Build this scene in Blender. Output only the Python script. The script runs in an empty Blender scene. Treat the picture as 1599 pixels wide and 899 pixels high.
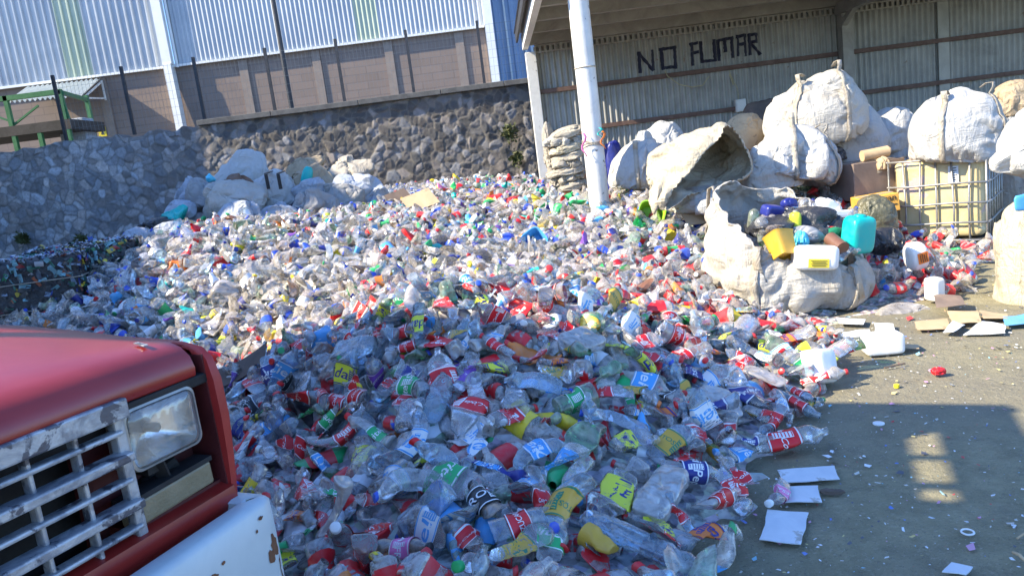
import bpy, bmesh, math, random
import numpy as np
from mathutils import Vector, Matrix
R_ = math.radians
rng = random.Random(7); nr = np.random.default_rng(11)
S = bpy.context.scene
COL = S.collection
# ------------------------------------------------------------------ camera, sky, sun, exposure
EYE = 1.65; PITCH = R_(-9.7); ROLL = R_(7.3); F = 1155.0
FW = np.array([0, math.cos(PITCH), math.sin(PITCH)])
_r = np.array([1.0, 0, 0]); _u = np.cross(_r, FW)
CR = math.cos(ROLL)*_r - math.sin(ROLL)*_u
CU = math.sin(ROLL)*_r + math.cos(ROLL)*_u
CAMP = np.array([0, 0, EYE])
cam = bpy.data.cameras.new('camera'); cam.lens = F/1599*36; cam.sensor_width = 36
cam.clip_start = 0.05; cam.clip_end = 2000
co = bpy.data.objects.new('camera', cam); COL.objects.link(co)
co.matrix_world = Matrix(((CR[0], CU[0], -FW[0], 0), (CR[1], CU[1], -FW[1], 0), (CR[2], CU[2], -FW[2], EYE), (0, 0, 0, 1)))
S.camera = co
SUN_AZ = R_(14); SUN_EL = R_(38)          # direction the light travels, from +X towards +Y; height
W = bpy.data.worlds.new('World'); S.world = W; W.use_nodes = True
nt = W.node_tree; bg = nt.nodes['Background']; sky = nt.nodes.new('ShaderNodeTexSky')
sky.sky_type = 'NISHITA'; sky.sun_disc = False; sky.sun_elevation = SUN_EL
sky.sun_rotation = math.atan2(-math.cos(SUN_AZ), -math.sin(SUN_AZ)); sky.dust_density = 0.6; sky.ozone_density = 1.4
tn = nt.nodes.new('ShaderNodeMix'); tn.data_type = 'RGBA'; tn.blend_type = 'MULTIPLY'; tn.inputs[0].default_value = 1.0; tn.inputs[7].default_value = (.68, .94, 1.32, 1)
nt.links.new(sky.outputs[0], tn.inputs[6]); nt.links.new(tn.outputs[2], bg.inputs[0]); bg.inputs[1].default_value = 0.15
sl = bpy.data.lights.new('sun', 'SUN'); sl.energy = 5.0; sl.angle = R_(0.5); sl.color = (1.0, 0.875, 0.64)
so = bpy.data.objects.new('sun', sl); COL.objects.link(so)
dv = Vector((math.cos(SUN_AZ)*math.cos(SUN_EL), math.sin(SUN_AZ)*math.cos(SUN_EL), -math.sin(SUN_EL)))
so.rotation_euler = dv.to_track_quat('-Z', 'Y').to_euler(); so.location = (-20, -8, 20)
S.view_settings.view_transform = 'Standard'; S.view_settings.look = 'None'
S.view_settings.exposure = 1.2; S.view_settings.gamma = 1.0; S.view_settings.use_curve_mapping = False
S.render.engine = 'CYCLES'
c_ = S.cycles; c_.use_denoising = True; c_.max_bounces = 8; c_.diffuse_bounces = 4; c_.glossy_bounces = 3
c_.transmission_bounces = 4; c_.transparent_max_bounces = 48; c_.sample_clamp_indirect = 4.0
c_.caustics_reflective = False; c_.caustics_refractive = False

# ------------------------------------------------------------------ helpers
def ray(px, py): return FW + CR*(px-799.5)/F - CU*(py-449.5)/F
def at(px, py, y):
    d = ray(px, py); return CAMP + d*(y/d[1])
def atz(px, py, z=0.0):
    d = ray(px, py); return CAMP + d*((z-EYE)/d[2])
def proj(P):
    d = np.asarray(P, float) - CAMP; z = d@FW
    return np.stack([799.5+F*(d@CR)/z, 449.5-F*(d@CU)/z], -1), z

def _h(i, j, k, s):
    n = (i*374761393 + j*668265263 + k*2147483647 + s*974634533) & 0xffffffff
    n = ((n ^ (n >> 13))*1274126177) & 0xffffffff
    n = (n ^ (n >> 16)) & 0xffff
    return n/65535.0
def vn(P, s=0):
    """value noise -1..1 at points P (N,3)"""
    P = np.asarray(P, float); I = np.floor(P).astype(np.int64); f = P-I; f = f*f*(3-2*f)
    o = 0
    for a in (0, 1):
        for b in (0, 1):
            for c in (0, 1):
                w = (f[:, 0] if a else 1-f[:, 0])*(f[:, 1] if b else 1-f[:, 1])*(f[:, 2] if c else 1-f[:, 2])
                o = o + w*_h(I[:, 0]+a, I[:, 1]+b, I[:, 2]+c, s)
    return o*2-1
def fbm(P, s=0, n=3):
    o = 0; a = 1.0; P = np.asarray(P, float)
    for k in range(n): o = o + a*vn(P*2**k, s+k); a *= .5
    return o/1.75
def ridge(P, s=0): return 1-np.abs(vn(P, s))*2

class MB:
    def __init__(s): s.v = []; s.f = []; s.m = []; s.n = 0; s.c = []
    def add(s, V, Fc, mi=0, col=None):
        V = np.asarray(V, float).reshape(-1, 3); s.v.append(V)
        for q in Fc: s.f.append(tuple(int(i)+s.n for i in q)); s.m.append(mi)
        s.c.append(np.tile(np.array(col if col is not None else (1, 1, 1), float), (len(V), 1)) if np.ndim(col) < 2 else np.asarray(col, float))
        s.n += len(V); return s
    def box(s, c, d, rot=None, mi=0, col=None, taper=1.0):
        x, y, z = np.array(d)/2.0
        V = np.array([(-x, -y, -z), (x, -y, -z), (x, y, -z), (-x, y, -z), (-x*taper, -y*taper, z), (x*taper, -y*taper, z), (x*taper, y*taper, z), (-x*taper, y*taper, z)])
        if rot is not None: V = V@np.array(rot).T
        return s.add(V+np.array(c), [(0, 3, 2, 1), (4, 5, 6, 7), (0, 1, 5, 4), (1, 2, 6, 5), (2, 3, 7, 6), (3, 0, 4, 7)], mi, col)
    def bar(s, a, b, w, h, up=(0, 0, 1), mi=0, col=None):
        a = np.array(a, float); b = np.array(b, float); x = b-a; L = np.linalg.norm(x); x /= L
        y = np.cross(up, x); y /= np.linalg.norm(y); z = np.cross(x, y)
        return s.box((a+b)/2, (L, w, h), np.stack([x, y, z], 1), mi, col)
    def tube(s, pts, r, n=8, mi=0, cap=True, col=None):
        pts = np.array(pts, float); k = len(pts); r = np.broadcast_to(r, (k,))
        V = []; up = np.array([0.13, .21, 1.0])
        for i in range(k):
            t = pts[min(i+1, k-1)]-pts[max(i-1, 0)]; t = t/np.linalg.norm(t)
            a = np.cross(up, t)
            if np.linalg.norm(a) < .15: a = np.cross((1, 0, 0), t)
            a /= np.linalg.norm(a); b = np.cross(t, a); up = b
            for j in range(n):
                g = 2*math.pi*j/n; V.append(pts[i]+r[i]*(math.cos(g)*a+math.sin(g)*b))
        Fc = [(i*n+j, i*n+(j+1) % n, (i+1)*n+(j+1) % n, (i+1)*n+j) for i in range(k-1) for j in range(n)]
        if cap: Fc += [tuple(range(n-1, -1, -1)), tuple((k-1)*n+j for j in range(n))]
        return s.add(V, Fc, mi, col)
    def grid(s, P, mi=0, col=None, wrapu=False, flip=False):
        P = np.asarray(P, float); a, b = P.shape[:2]; Fc = []
        for i in range(a-1):
            for j in range(b if wrapu else b-1):
                j2 = (j+1) % b; q = (i*b+j, i*b+j2, (i+1)*b+j2, (i+1)*b+j)
                Fc.append(q[::-1] if flip else q)
        return s.add(P.reshape(-1, 3), Fc, mi, col)
    def sheet(s, P, th, mi=0, col=None):
        """grid P (a,b,3) with thickness th along averaged normals"""
        P = np.asarray(P, float); a, b = P.shape[:2]
        du = np.gradient(P, axis=0); dv_ = np.gradient(P, axis=1); N = np.cross(du, dv_); N /= np.linalg.norm(N, axis=-1, keepdims=True)+1e-9
        Q = P+N*th; V = np.concatenate([P.reshape(-1, 3), Q.reshape(-1, 3)]); o = a*b; Fc = []
        for i in range(a-1):
            for j in range(b-1):
                q = (i*b+j, i*b+j+1, (i+1)*b+j+1, (i+1)*b+j); Fc.append(q[::-1]); Fc.append(tuple(x+o for x in q))
        E = [(i, i+1) for i in range(b-1)]+[((a-1)*b+i+1, (a-1)*b+i) for i in range(b-1)]+[((i+1)*b, i*b) for i in range(a-1)]+[(i*b+b-1, (i+1)*b+b-1) for i in range(a-1)]
        for p, q in E: Fc.append((p, q, q+o, p+o))
        return s.add(V, Fc, mi, col)
    def lathe(s, prof, n=16, mi=0, M=None, col=None):
        V = [(r*math.cos(2*math.pi*j/n), r*math.sin(2*math.pi*j/n), z) for z, r in prof for j in range(n)]
        k = len(prof); V = np.array(V)
        if M is not None: V = V@np.array(M[0]).T+np.array(M[1])
        Fc = [(i*n+j, i*n+(j+1) % n, (i+1)*n+(j+1) % n, (i+1)*n+j) for i in range(k-1) for j in range(n)]
        Fc += [tuple(range(n-1, -1, -1)), tuple((k-1)*n+j for j in range(n))]
        return s.add(V, Fc, mi, col)
    def V(s): return np.concatenate(s.v) if s.v else np.zeros((0, 3))
    def xf(s, fn): V = fn(s.V()); s.v = [V]; s.c = [np.concatenate(s.c)]; return s

def mesh_from(name, V, faces, mats, mi=None, smooth=True, col=None):
    me = bpy.data.meshes.new(name); me.from_pydata(np.asarray(V).tolist(), [], faces)
    for m in mats: me.materials.append(m)
    if mi is not None and len(mats) > 1: me.polygons.foreach_set('material_index', np.array(mi, dtype=np.int32))
    if smooth: me.polygons.foreach_set('use_smooth', np.ones(len(me.polygons), dtype=bool))
    if col is not None:
        a = me.color_attributes.new('tint', 'FLOAT_COLOR', 'POINT')
        c = np.ones((len(V), 4), dtype=np.float32); c[:, :3] = col; a.data.foreach_set('color', c.ravel())
    me.update(); return me
def tag(o, label=None, cat=None, group=None, kind=None):
    if label: o['label'] = label
    if cat: o['category'] = cat
    if group: o['group'] = group
    if kind: o['kind'] = kind
    return o
def base_of(p):
    o = np.zeros(3)
    while p is not None: o = o+np.array(p.location); p = p.parent
    return o
def obj(name, mb, mats, parent=None, smooth=False, origin=None, col=False, bevel=0, sharp=None):
    """link mb (world coordinates) as one mesh object; under parent it keeps its place"""
    if not isinstance(mats, (list, tuple)): mats = [mats]
    V = mb.V(); b = base_of(parent)
    if parent is None:
        if origin is None: origin = np.array([V[:, 0].mean(), V[:, 1].mean(), V[:, 2].min()])
        off = np.array(origin, float)
    else: off = np.zeros(3)
    me = mesh_from(name, V-b-off, mb.f, mats, mb.m, smooth, np.concatenate(mb.c) if col else None)
    if sharp is not None and smooth: me.set_sharp_from_angle(angle=R_(sharp))
    o = bpy.data.objects.new(name, me); COL.objects.link(o); o.location = off
    if parent is not None: o.parent = parent
    if bevel:
        md = o.modifiers.new('bevel', 'BEVEL'); md.width = bevel; md.segments = 2; md.limit_method = 'ANGLE'; md.angle_limit = R_(40)
    return o
def empty(name, loc, label, cat, group=None):
    o = bpy.data.objects.new(name, None); COL.objects.link(o); o.location = [float(x) for x in loc]
    o.empty_display_size = .2
    return tag(o, label, cat, group)
def rotz(a): c, s = math.cos(a), math.sin(a); return np.array([[c, -s, 0], [s, c, 0], [0, 0, 1]])
def rotx(a): c, s = math.cos(a), math.sin(a); return np.array([[1, 0, 0], [0, c, -s], [0, s, c]])
def roty(a): c, s = math.cos(a), math.sin(a); return np.array([[c, 0, s], [0, 1, 0], [-s, 0, c]])

# ------------------------------------------------------------------ materials
class N:
    def __init__(s, name):
        s.m = bpy.data.materials.new(name); s.m.use_nodes = True; s.t = s.m.node_tree
        s.p = s.t.nodes['Principled BSDF']; s.out = s.t.nodes['Material Output']
    def n(s, typ, **k):
        x = s.t.nodes.new('ShaderNode'+typ)
        for a, v in k.items():
            if hasattr(x, a): setattr(x, a, v)
        return x
    def l(s, a, b): s.t.links.new(a, b)
    def val(s, inp, v):
        if hasattr(v, 'is_output') or isinstance(v, bpy.types.NodeSocket): s.l(v, inp)
        else: inp.default_value = v
    def coord(s, w='Object', scale=(1, 1, 1)):
        t = s.n('TexCoord'); m = s.n('Mapping'); s.l(t.outputs[w], m.inputs[0]); m.inputs['Scale'].default_value = scale; return m.outputs[0]
    def noise(s, scale, detail=4, rough=.55, vec=None, dist=0):
        x = s.n('TexNoise'); x.inputs['Scale'].default_value = scale; x.inputs['Detail'].default_value = detail
        x.inputs['Roughness'].default_value = rough; x.inputs['Distortion'].default_value = dist
        if vec is not None: s.l(vec, x.inputs['Vector'])
        return x.outputs['Fac']
    def ramp(s, f, stops, interp='LINEAR'):
        r = s.n('ValToRGB'); r.color_ramp.interpolation = interp; e = r.color_ramp.elements
        while len(e) < len(stops): e.new(.5)
        for k, (p, c) in enumerate(stops):
            e[k].position = p; e[k].color = (*c, 1) if len(c) == 3 else c
        s.l(f, r.inputs[0]); return r.outputs[0]
    def fr(s, f, a, b, lo=0.0, hi=1.0):
        r = s.n('MapRange'); s.l(f, r.inputs[0]); r.inputs[1].default_value = a; r.inputs[2].default_value = b
        r.inputs[3].default_value = lo; r.inputs[4].default_value = hi; return r.outputs[0]
    def mix(s, f, a, b, mode='MIX'):
        x = s.n('Mix'); x.data_type = 'RGBA'; x.blend_type = mode; s.val(x.inputs[0], f)
        for i, v in ((6, a), (7, b)):
            if isinstance(v, tuple): x.inputs[i].default_value = (*v[:3], 1)
            else: s.l(v, x.inputs[i])
        return x.outputs[2]
    def math(s, op, a, b=0.0):
        x = s.n('Math'); x.operation = op; s.val(x.inputs[0], a); s.val(x.inputs[1], b); return x.outputs[0]
    def base(s, c):
        if isinstance(c, tuple): s.p.inputs['Base Color'].default_value = (*c[:3], 1)
        else: s.l(c, s.p.inputs['Base Color'])
    def set(s, **k):
        for a, v in k.items(): s.val(s.p.inputs[a.replace('_', ' ')], v)
        return s
    def bump(s, h, strength=.5, dist=.02):
        b = s.n('Bump'); b.inputs['Strength'].default_value = strength; b.inputs['Distance'].default_value = dist
        s.l(h, b.inputs['Height']); s.l(b.outputs[0], s.p.inputs['Normal']); return b

def worn(name, c1, c2, scale=6, rough=.6, metal=0.0, bump=.15, bs=40, spots=None, lo=.35, hi=.65, bd=.01):
    """two-tone mottled surface with fine bump; spots=(colour, scale, threshold) adds stains or chips"""
    m = N(name); v = m.coord()
    c = m.ramp(m.noise(scale, 6, .65, v, .6), [(lo, c1), (hi, c2)])
    if spots:
        c = m.mix(m.fr(m.noise(spots[1], 5, .6, v, .4), spots[2], spots[2]+.04), c, spots[0])
    m.base(c); m.set(Roughness=rough, Metallic=metal)
    m.bump(m.noise(bs, 5, .6, v), bump, bd)
    return m.m

def clear_plastic(name, tint=None, milky=.22, attr=False, ks=26):
    """thin PET wall: see-through film with a gloss and a little haze, crinkled"""
    m = N(name); v = m.coord()
    if attr:
        a = m.n('VertexColor'); a.layer_name = 'tint'; tc = a.outputs[0]
    else:
        r = m.n('RGB'); r.outputs[0].default_value = (*tint, 1); tc = r.outputs[0]
    lw = m.n('LayerWeight'); lw.inputs[0].default_value = .32
    ns = m.noise(ks, 5, .65, v, .8)
    f = m.math('ADD', m.fr(ns, .35, .75, milky*.45, milky*1.7), m.math('MULTIPLY', m.math('POWER', lw.outputs['Facing'], 2.0), .72))
    f = m.math('MINIMUM', f, .92)
    m.base(m.mix(.72, tc, (.95, .83, .72)))
    m.set(Roughness=m.fr(ns, .3, .7, .04, .2)); m.p.inputs['IOR'].default_value = 1.55
    m.bump(m.math('ADD', ns, m.math('MULTIPLY', m.noise(90, 3, .5, v), .2)), .24, .010)
    tr = m.n('BsdfTranslucent'); m.l(m.mix(.5, tc, (.85, .87, .87)), tr.inputs[0])
    mx = m.n('MixShader'); mx.inputs[0].default_value = .30; m.l(m.p.outputs[0], mx.inputs[1]); m.l(tr.outputs[0], mx.inputs[2])
    tp = m.n('BsdfTransparent'); m.l(tc, tp.inputs[0])
    m2 = m.n('MixShader'); m.l(f, m2.inputs[0]); m.l(tp.outputs[0], m2.inputs[1]); m.l(mx.outputs[0], m2.inputs[2])
    gs = m.n('BsdfGlossy'); gs.inputs['Roughness'].default_value = .07; gs.inputs[0].default_value = (1, 1, 1, 1); bn = [x for x in m.t.nodes if x.type == 'BUMP'][0]; m.l(bn.outputs[0], gs.inputs['Normal'])
    fz = m.n('Fresnel'); fz.inputs[0].default_value = 1.62; m.l(bn.outputs[0], fz.inputs['Normal'])
    m3 = m.n('MixShader'); m.l(m.math('MINIMUM', m.math('MULTIPLY', fz.outputs[0], 1.2), .9), m3.inputs[0]); m.l(m2.outputs[0], m3.inputs[1]); m.l(gs.outputs[0], m3.inputs[2])
    m.l(m3.outputs[0], m.out.inputs[0]); return m.m

def attr_paint(name, rough=.35, trans=0.0, bs=30, bump=.3):
    m = N(name); v = m.coord(); a = m.n('VertexColor'); a.layer_name = 'tint'
    c = m.mix(m.fr(m.noise(18, 5, .6, v), .45, .8, 0, .35), a.outputs[0], (.33, .30, .25))
    m.base(c); m.set(Roughness=rough); m.bump(m.noise(bs, 4, .6, v), bump, .01)
    return m.m

def paint(name, c, rough=.38, dirt=(.30, .27, .22), amt=.35, bump=.15, bs=30, trans=False):
    m = N(name); v = m.coord()
    m.base(m.mix(m.fr(m.noise(9, 6, .65, v, .5), .45, .8, 0, amt), c, dirt)); m.set(Roughness=rough)
    m.bump(m.noise(bs, 4, .6, v), bump, .01); return m.m

def woven(name, c, stain=(.40, .33, .24), amt=.6, thr=.5, rough=.62, ws=260):
    """woven sack cloth: tape weave, creases, brown stains"""
    m = N(name); v = m.coord()
    k = m.mix(m.fr(m.noise(2.6, 6, .7, v, 1.0), thr, thr+.28, 0, amt), c, stain)
    k = m.mix(m.fr(m.noise(11, 5, .7, v, .6), .58, .75, 0, amt*.7), k, tuple(x*.55 for x in stain))
    m.base(k); m.set(Roughness=rough)
    wv = m.n('TexWave'); wv.inputs['Scale'].default_value = ws/6; m.l(v, wv.inputs[0])
    rg = m.n('TexNoise'); rg.noise_type = 'RIDGED_MULTIFRACTAL'; rg.inputs['Scale'].default_value = 4.2; rg.inputs['Detail'].default_value = 4; rg.inputs['Distortion'].default_value = 1.2; m.l(v, rg.inputs['Vector'])
    def streak(sc_, rot, k):
        mp = m.n('Mapping'); mp.inputs['Scale'].default_value = sc_; mp.inputs['Rotation'].default_value = rot; m.l(v, mp.inputs[0]); q_ = m.noise(k, 4, .55, mp.outputs[0], .9)
        return m.math('ABSOLUTE', m.math('SUBTRACT', q_, .5))
    h = m.math('ADD', m.math('ADD', m.math('MULTIPLY', streak((1, 1, .28), (.3, .2, .4), 5.0), 1.3), m.math('MULTIPLY', streak((.3, 1, 1), (.2, .5, .9), 6.5), 1.0)), m.math('ADD', m.math('MULTIPLY', streak((1, 1, .3), (.9, .4, .1), 15.0), .4), m.math('MULTIPLY', wv.outputs['Fac'], .03)))
    m.bump(h, .8, .06)
    tr = m.n('BsdfTranslucent'); m.l(k, tr.inputs[0]); mx = m.n('MixShader'); mx.inputs[0].default_value = .13
    m.l(m.p.outputs[0], mx.inputs[1]); m.l(tr.outputs[0], mx.inputs[2]); m.l(mx.outputs[0], m.out.inputs[0])
    return m.m

def ground_mat():
    m = N('packed_dirt'); v = m.coord()
    big = m.noise(.55, 6, .6, v, .4); mid = m.noise(4.5, 8, .7, v); fine = m.noise(60, 6, .7, v)
    c = m.ramp(mid, [(.3, (.185, .165, .10)), (.5, (.26, .232, .142)), (.72, (.345, .305, .19))])
    c = m.mix(m.fr(big, .42, .62, 0, .8), c, (.20, .18, .135)); c = m.mix(m.fr(m.noise(1.7, 5, .65, v, 1.2), .58, .7, 0, .5), c, (.14, .125, .095))
    c = m.mix(m.fr(fine, .56, .7, 0, .75), c, (.40, .36, .28))
    c = m.mix(m.fr(m.noise(85, 4, .6, v), .6, .7, 0, .7), c, (.12, .105, .08))
    vo = m.n('TexVoronoi'); vo.inputs['Scale'].default_value = 48; m.l(v, vo.inputs['Vector'])
    c = m.mix(m.fr(vo.outputs['Distance'], .13, .08, 0, .6), c, (.47, .44, .38))
    m.base(c); m.set(Roughness=.92)
    h = m.math('ADD', m.math('ADD', m.math('MULTIPLY', mid, .8), m.math('MULTIPLY', m.noise(20, 5, .7, v), .5)), m.math('ADD', m.math('MULTIPLY', fine, .35), m.math('MULTIPLY', m.fr(vo.outputs['Distance'], .2, .05), .25)))
    m.bump(h, 1.0, .03); return m.m
def stone_mat():
    m = N('rubble_stone'); v = m.coord(); a = m.n('VertexColor'); a.layer_name = 'tint'
    c = m.mix(m.fr(m.noise(14, 6, .7, v), .35, .7, 0, .55), a.outputs[0], (.12, .115, .11))
    c = m.mix(m.fr(m.noise(45, 4, .7, v), .6, .72, 0, .5), c, (.36, .33, .29))
    m.base(c); m.set(Roughness=.9); m.bump(m.noise(38, 8, .75, v), .9, .03); return m.m
def brick_mat():
    m = N('block_masonry'); v = m.coord()
    sp = m.n('SeparateXYZ'); m.l(v, sp.inputs[0]); cb = m.n('CombineXYZ'); m.l(sp.outputs[0], cb.inputs[0]); m.l(sp.outputs[2], cb.inputs[1])
    b = m.n('TexBrick'); m.l(cb.outputs[0], b.inputs[0]); b.inputs['Scale'].default_value = 1
    b.inputs['Brick Width'].default_value = .62; b.inputs['Row Height'].default_value = .21; b.inputs['Mortar Size'].default_value = .014
    b.inputs['Color1'].default_value = (.20, .155, .13, 1); b.inputs['Color2'].default_value = (.235, .182, .152, 1); b.inputs['Mortar'].default_value = (.17, .135, .12, 1)
    c = m.mix(m.fr(m.noise(2.2, 6, .7, v), .4, .75, 0, .5), b.outputs[0], (.27, .20, .17))
    c = m.mix(m.fr(m.noise(16, 5, .7, v), .5, .75, 0, .4), c, (.21, .145, .12))
    m.base(c); m.set(Roughness=.9); m.bump(b.outputs['Fac'], -.5, .02); return m.m

def corrugated(x0, x1, z0, z1, y, pitch, depth, per=8, nz=2, trap=False, axis='xz', ny=None):
    """corrugated sheet as grid in x (waves) and z; y toward camera is negative"""
    n = max(2, int((x1-x0)/pitch*per)+1); xs = np.linspace(x0, x1, n); ph = ((xs-x0)/pitch) % 1.0
    if trap: w = np.clip((np.abs(ph-.5)-.30)/.08, 0, 1)   # narrow raised ribs
    else: w = .5+.5*np.cos(2*math.pi*ph)
    zs = np.linspace(z0, z1, nz); P = np.zeros((nz, n, 3))
    P[..., 0] = xs; P[..., 2] = zs[:, None]; P[..., 1] = y-depth*w
    return P

# palette
M = {}
M['ground'] = ground_mat()
M['stone'] = stone_mat(); M['brick'] = brick_mat()
M['coping'] = worn('wall_coping', (.09, .088, .085), (.15, .145, .135), 5, .9)
M['clad'] = worn('white_cladding', (.36, .39, .43), (.45, .48, .51), .6, .42, bump=.05)
M['clad_green'] = worn('skylight_sheet', (.36, .42, .32), (.43, .48, .38), .8, .35, bump=.05)
M['trim_white'] = worn('white_trim', (.70, .70, .68), (.78, .78, .76), 3, .5, bump=.05)
M['block_pale'] = worn('pale_block', (.235, .185, .155), (.275, .225, .19), 4, .9)
M['black_steel'] = worn('black_post', (.02, .02, .024), (.04, .04, .045), 9, .55)
M['mesh_steel'] = worn('mesh_wire', (.13, .15, .16), (.2, .21, .22), 9, .5)
M['green_steel'] = worn('green_steel', (.03, .14, .05), (.06, .20, .08), 9, .5)
M['dark_deck'] = worn('dark_deck', (.04, .035, .03), (.07, .06, .055), 5, .8)
M['awning'] = worn('awning_sheet', (.52, .54, .50), (.62, .63, .58), 2, .5)
M['shed_sheet'] = worn('galvanised_sheet', (.29, .29, .27), (.39, .385, .36), 2.2, .5, .25, .1, spots=((.24, .19, .14), 5.0, .66))
M['shed_roof'] = worn('roof_sheet', (.30, .29, .26), (.42, .40, .36), 2.0, .55, .2, .1)
M['girt'] = worn('rusty_girt', (.10, .055, .045), (.16, .10, .08), 7, .7)
M['beam'] = worn('grey_beam', (.27, .26, .24), (.38, .37, .34), 3, .6)
M['post_white'] = worn('chipped_white_post', (.60, .59, .56), (.72, .71, .68), 4, .55, spots=((.10, .075, .06), 7.5, .64), bump=.3)
M['wall_paint'] = worn('black_lettering', (.012, .014, .035), (.025, .027, .06), 20, .6, spots=((.20, .20, .20), 7.0, .69))
M['rust'] = worn('rust', (.12, .05, .025), (.22, .10, .05), 12, .85)
M['sack_white'] = woven('white_woven_sack', (.54, .54, .53), amt=.5, thr=.52)
M['sack_dirty'] = woven('dirty_woven_sack', (.50, .48, .44), amt=.75, thr=.47)
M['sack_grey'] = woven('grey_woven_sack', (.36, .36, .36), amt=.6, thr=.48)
M['sack_cream'] = woven('cream_canvas', (.55, .49, .37), (.36, .28, .18), .7, .55)
M['sack_tan'] = woven('tan_sack', (.46, .36, .24), (.26, .18, .11), .7, .45)
M['sack_rag'] = woven('folded_sack', (.50, .45, .37), (.26, .21, .16), .7, .45)
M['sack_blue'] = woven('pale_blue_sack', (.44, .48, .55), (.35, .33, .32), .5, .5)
M['sack_brown'] = woven('brown_cloth', (.20, .12, .08), (.10, .06, .04), .7, .45)
M['card'] = worn('cardboard', (.44, .31, .18), (.56, .41, .25), 3, .85, spots=((.30, .21, .13), 6, .62))
M['card_dark'] = worn('dark_cardboard', (.10, .075, .06), (.17, .12, .09), 4, .85)
M['card_brown'] = worn('brown_carton', (.17, .125, .10), (.25, .185, .145), 3, .8)
M['card_orange'] = worn('orange_carton', (.62, .32, .05), (.72, .40, .08), 4, .7)
M['tank'] = worn('tank_plastic', (.52, .41, .20), (.63, .53, .31), 2.4, .38, spots=((.50, .38, .36), 3.2, .6), bump=.15)
M['cage'] = worn('galvanised_cage', (.27, .27, .26), (.40, .39, .38), 12, .42, .5)
M['pallet'] = worn('dark_pallet', (.03, .03, .03), (.06, .055, .05), 8, .8)
M['film_black'] = worn('black_film', (.025, .026, .03), (.06, .06, .065), 5, .25, bump=.7, bs=12, bd=.04)
M['film_olive'] = worn('olive_film', (.075, .075, .045), (.15, .14, .09), 5, .3, bump=.7, bs=12, bd=.04)
M['white'] = paint('white_plastic', (.80, .80, .78), .35, amt=.2)
M['paper'] = worn('white_sheet', (.58, .61, .64), (.72, .74, .75), 5, .5, bump=.4, bs=9, spots=((.42, .40, .36), 7, .6))
M['black'] = paint('black_plastic', (.02, .02, .022), .4, amt=.1)
for k, c in dict(red=(.72, .02, .028), coke=(.74, .015, .02), green=(.02, .42, .12), blue=(.03, .10, .55), navy=(.02, .03, .22), yellow=(.80, .62, .03),
                 gold=(.62, .36, .04), orange=(.78, .20, .03), lime=(.32, .66, .04), teal=(.0, .42, .40), pink=(.80, .20, .45), purple=(.20, .06, .42),
                 sky=(.08, .36, .72), brown=(.17, .08, .05), cyan=(.10, .55, .70), darkgreen=(.02, .20, .10), lemon=(.72, .74, .05), grey=(.32, .32, .33), maroon=(.25, .02, .03)).items():
    M[k] = paint(k+'_plastic', c, amt=.18)
M['clear'] = clear_plastic('clear_pet', (.965, .975, .985), .21)
M['aqua'] = clear_plastic('bluish_pet', (.60, .82, .97), .28)
M['greenpet'] = clear_plastic('green_pet', (.22, .62, .30), .25)
M['milky'] = clear_plastic('milky_film', (.88, .88, .87), .50, ks=7)
M['amber'] = clear_plastic('amber_pet', (.55, .34, .16), .25)
M['heap_clear'] = clear_plastic('heap_pet', attr=True, milky=.36)
M['heap_print'] = attr_paint('heap_print')
def heap_base():
    m = N('heap_core'); v = m.coord(); vo = m.n('TexVoronoi'); vo.inputs['Scale'].default_value = 17; m.l(v, vo.inputs['Vector'])
    c = m.mix(.82, vo.outputs['Color'], (.60, .59, .56)); m.base(m.mix(m.fr(m.noise(9, 4, .6, v), .5, .6, .1, .85), c, (.09, .09, .095))); m.set(Roughness=.5)  # dark blotches painted in as shaded gaps between the bottles
    m.bump(vo.outputs['Distance'], .8, .05); return m.m
M['heap_core'] = heap_base()
M['bale_core'] = worn('bale_core', (.02, .025, .03), (.07, .07, .075), 14, .5, bump=.8, bs=20, bd=.04)
M['weed'] = worn('weed_leaf', (.055, .075, .02), (.12, .125, .045), 8, .7)

def flake_mat():
    return attr_paint('chips', .5)
M['chips'] = flake_mat()
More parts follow.
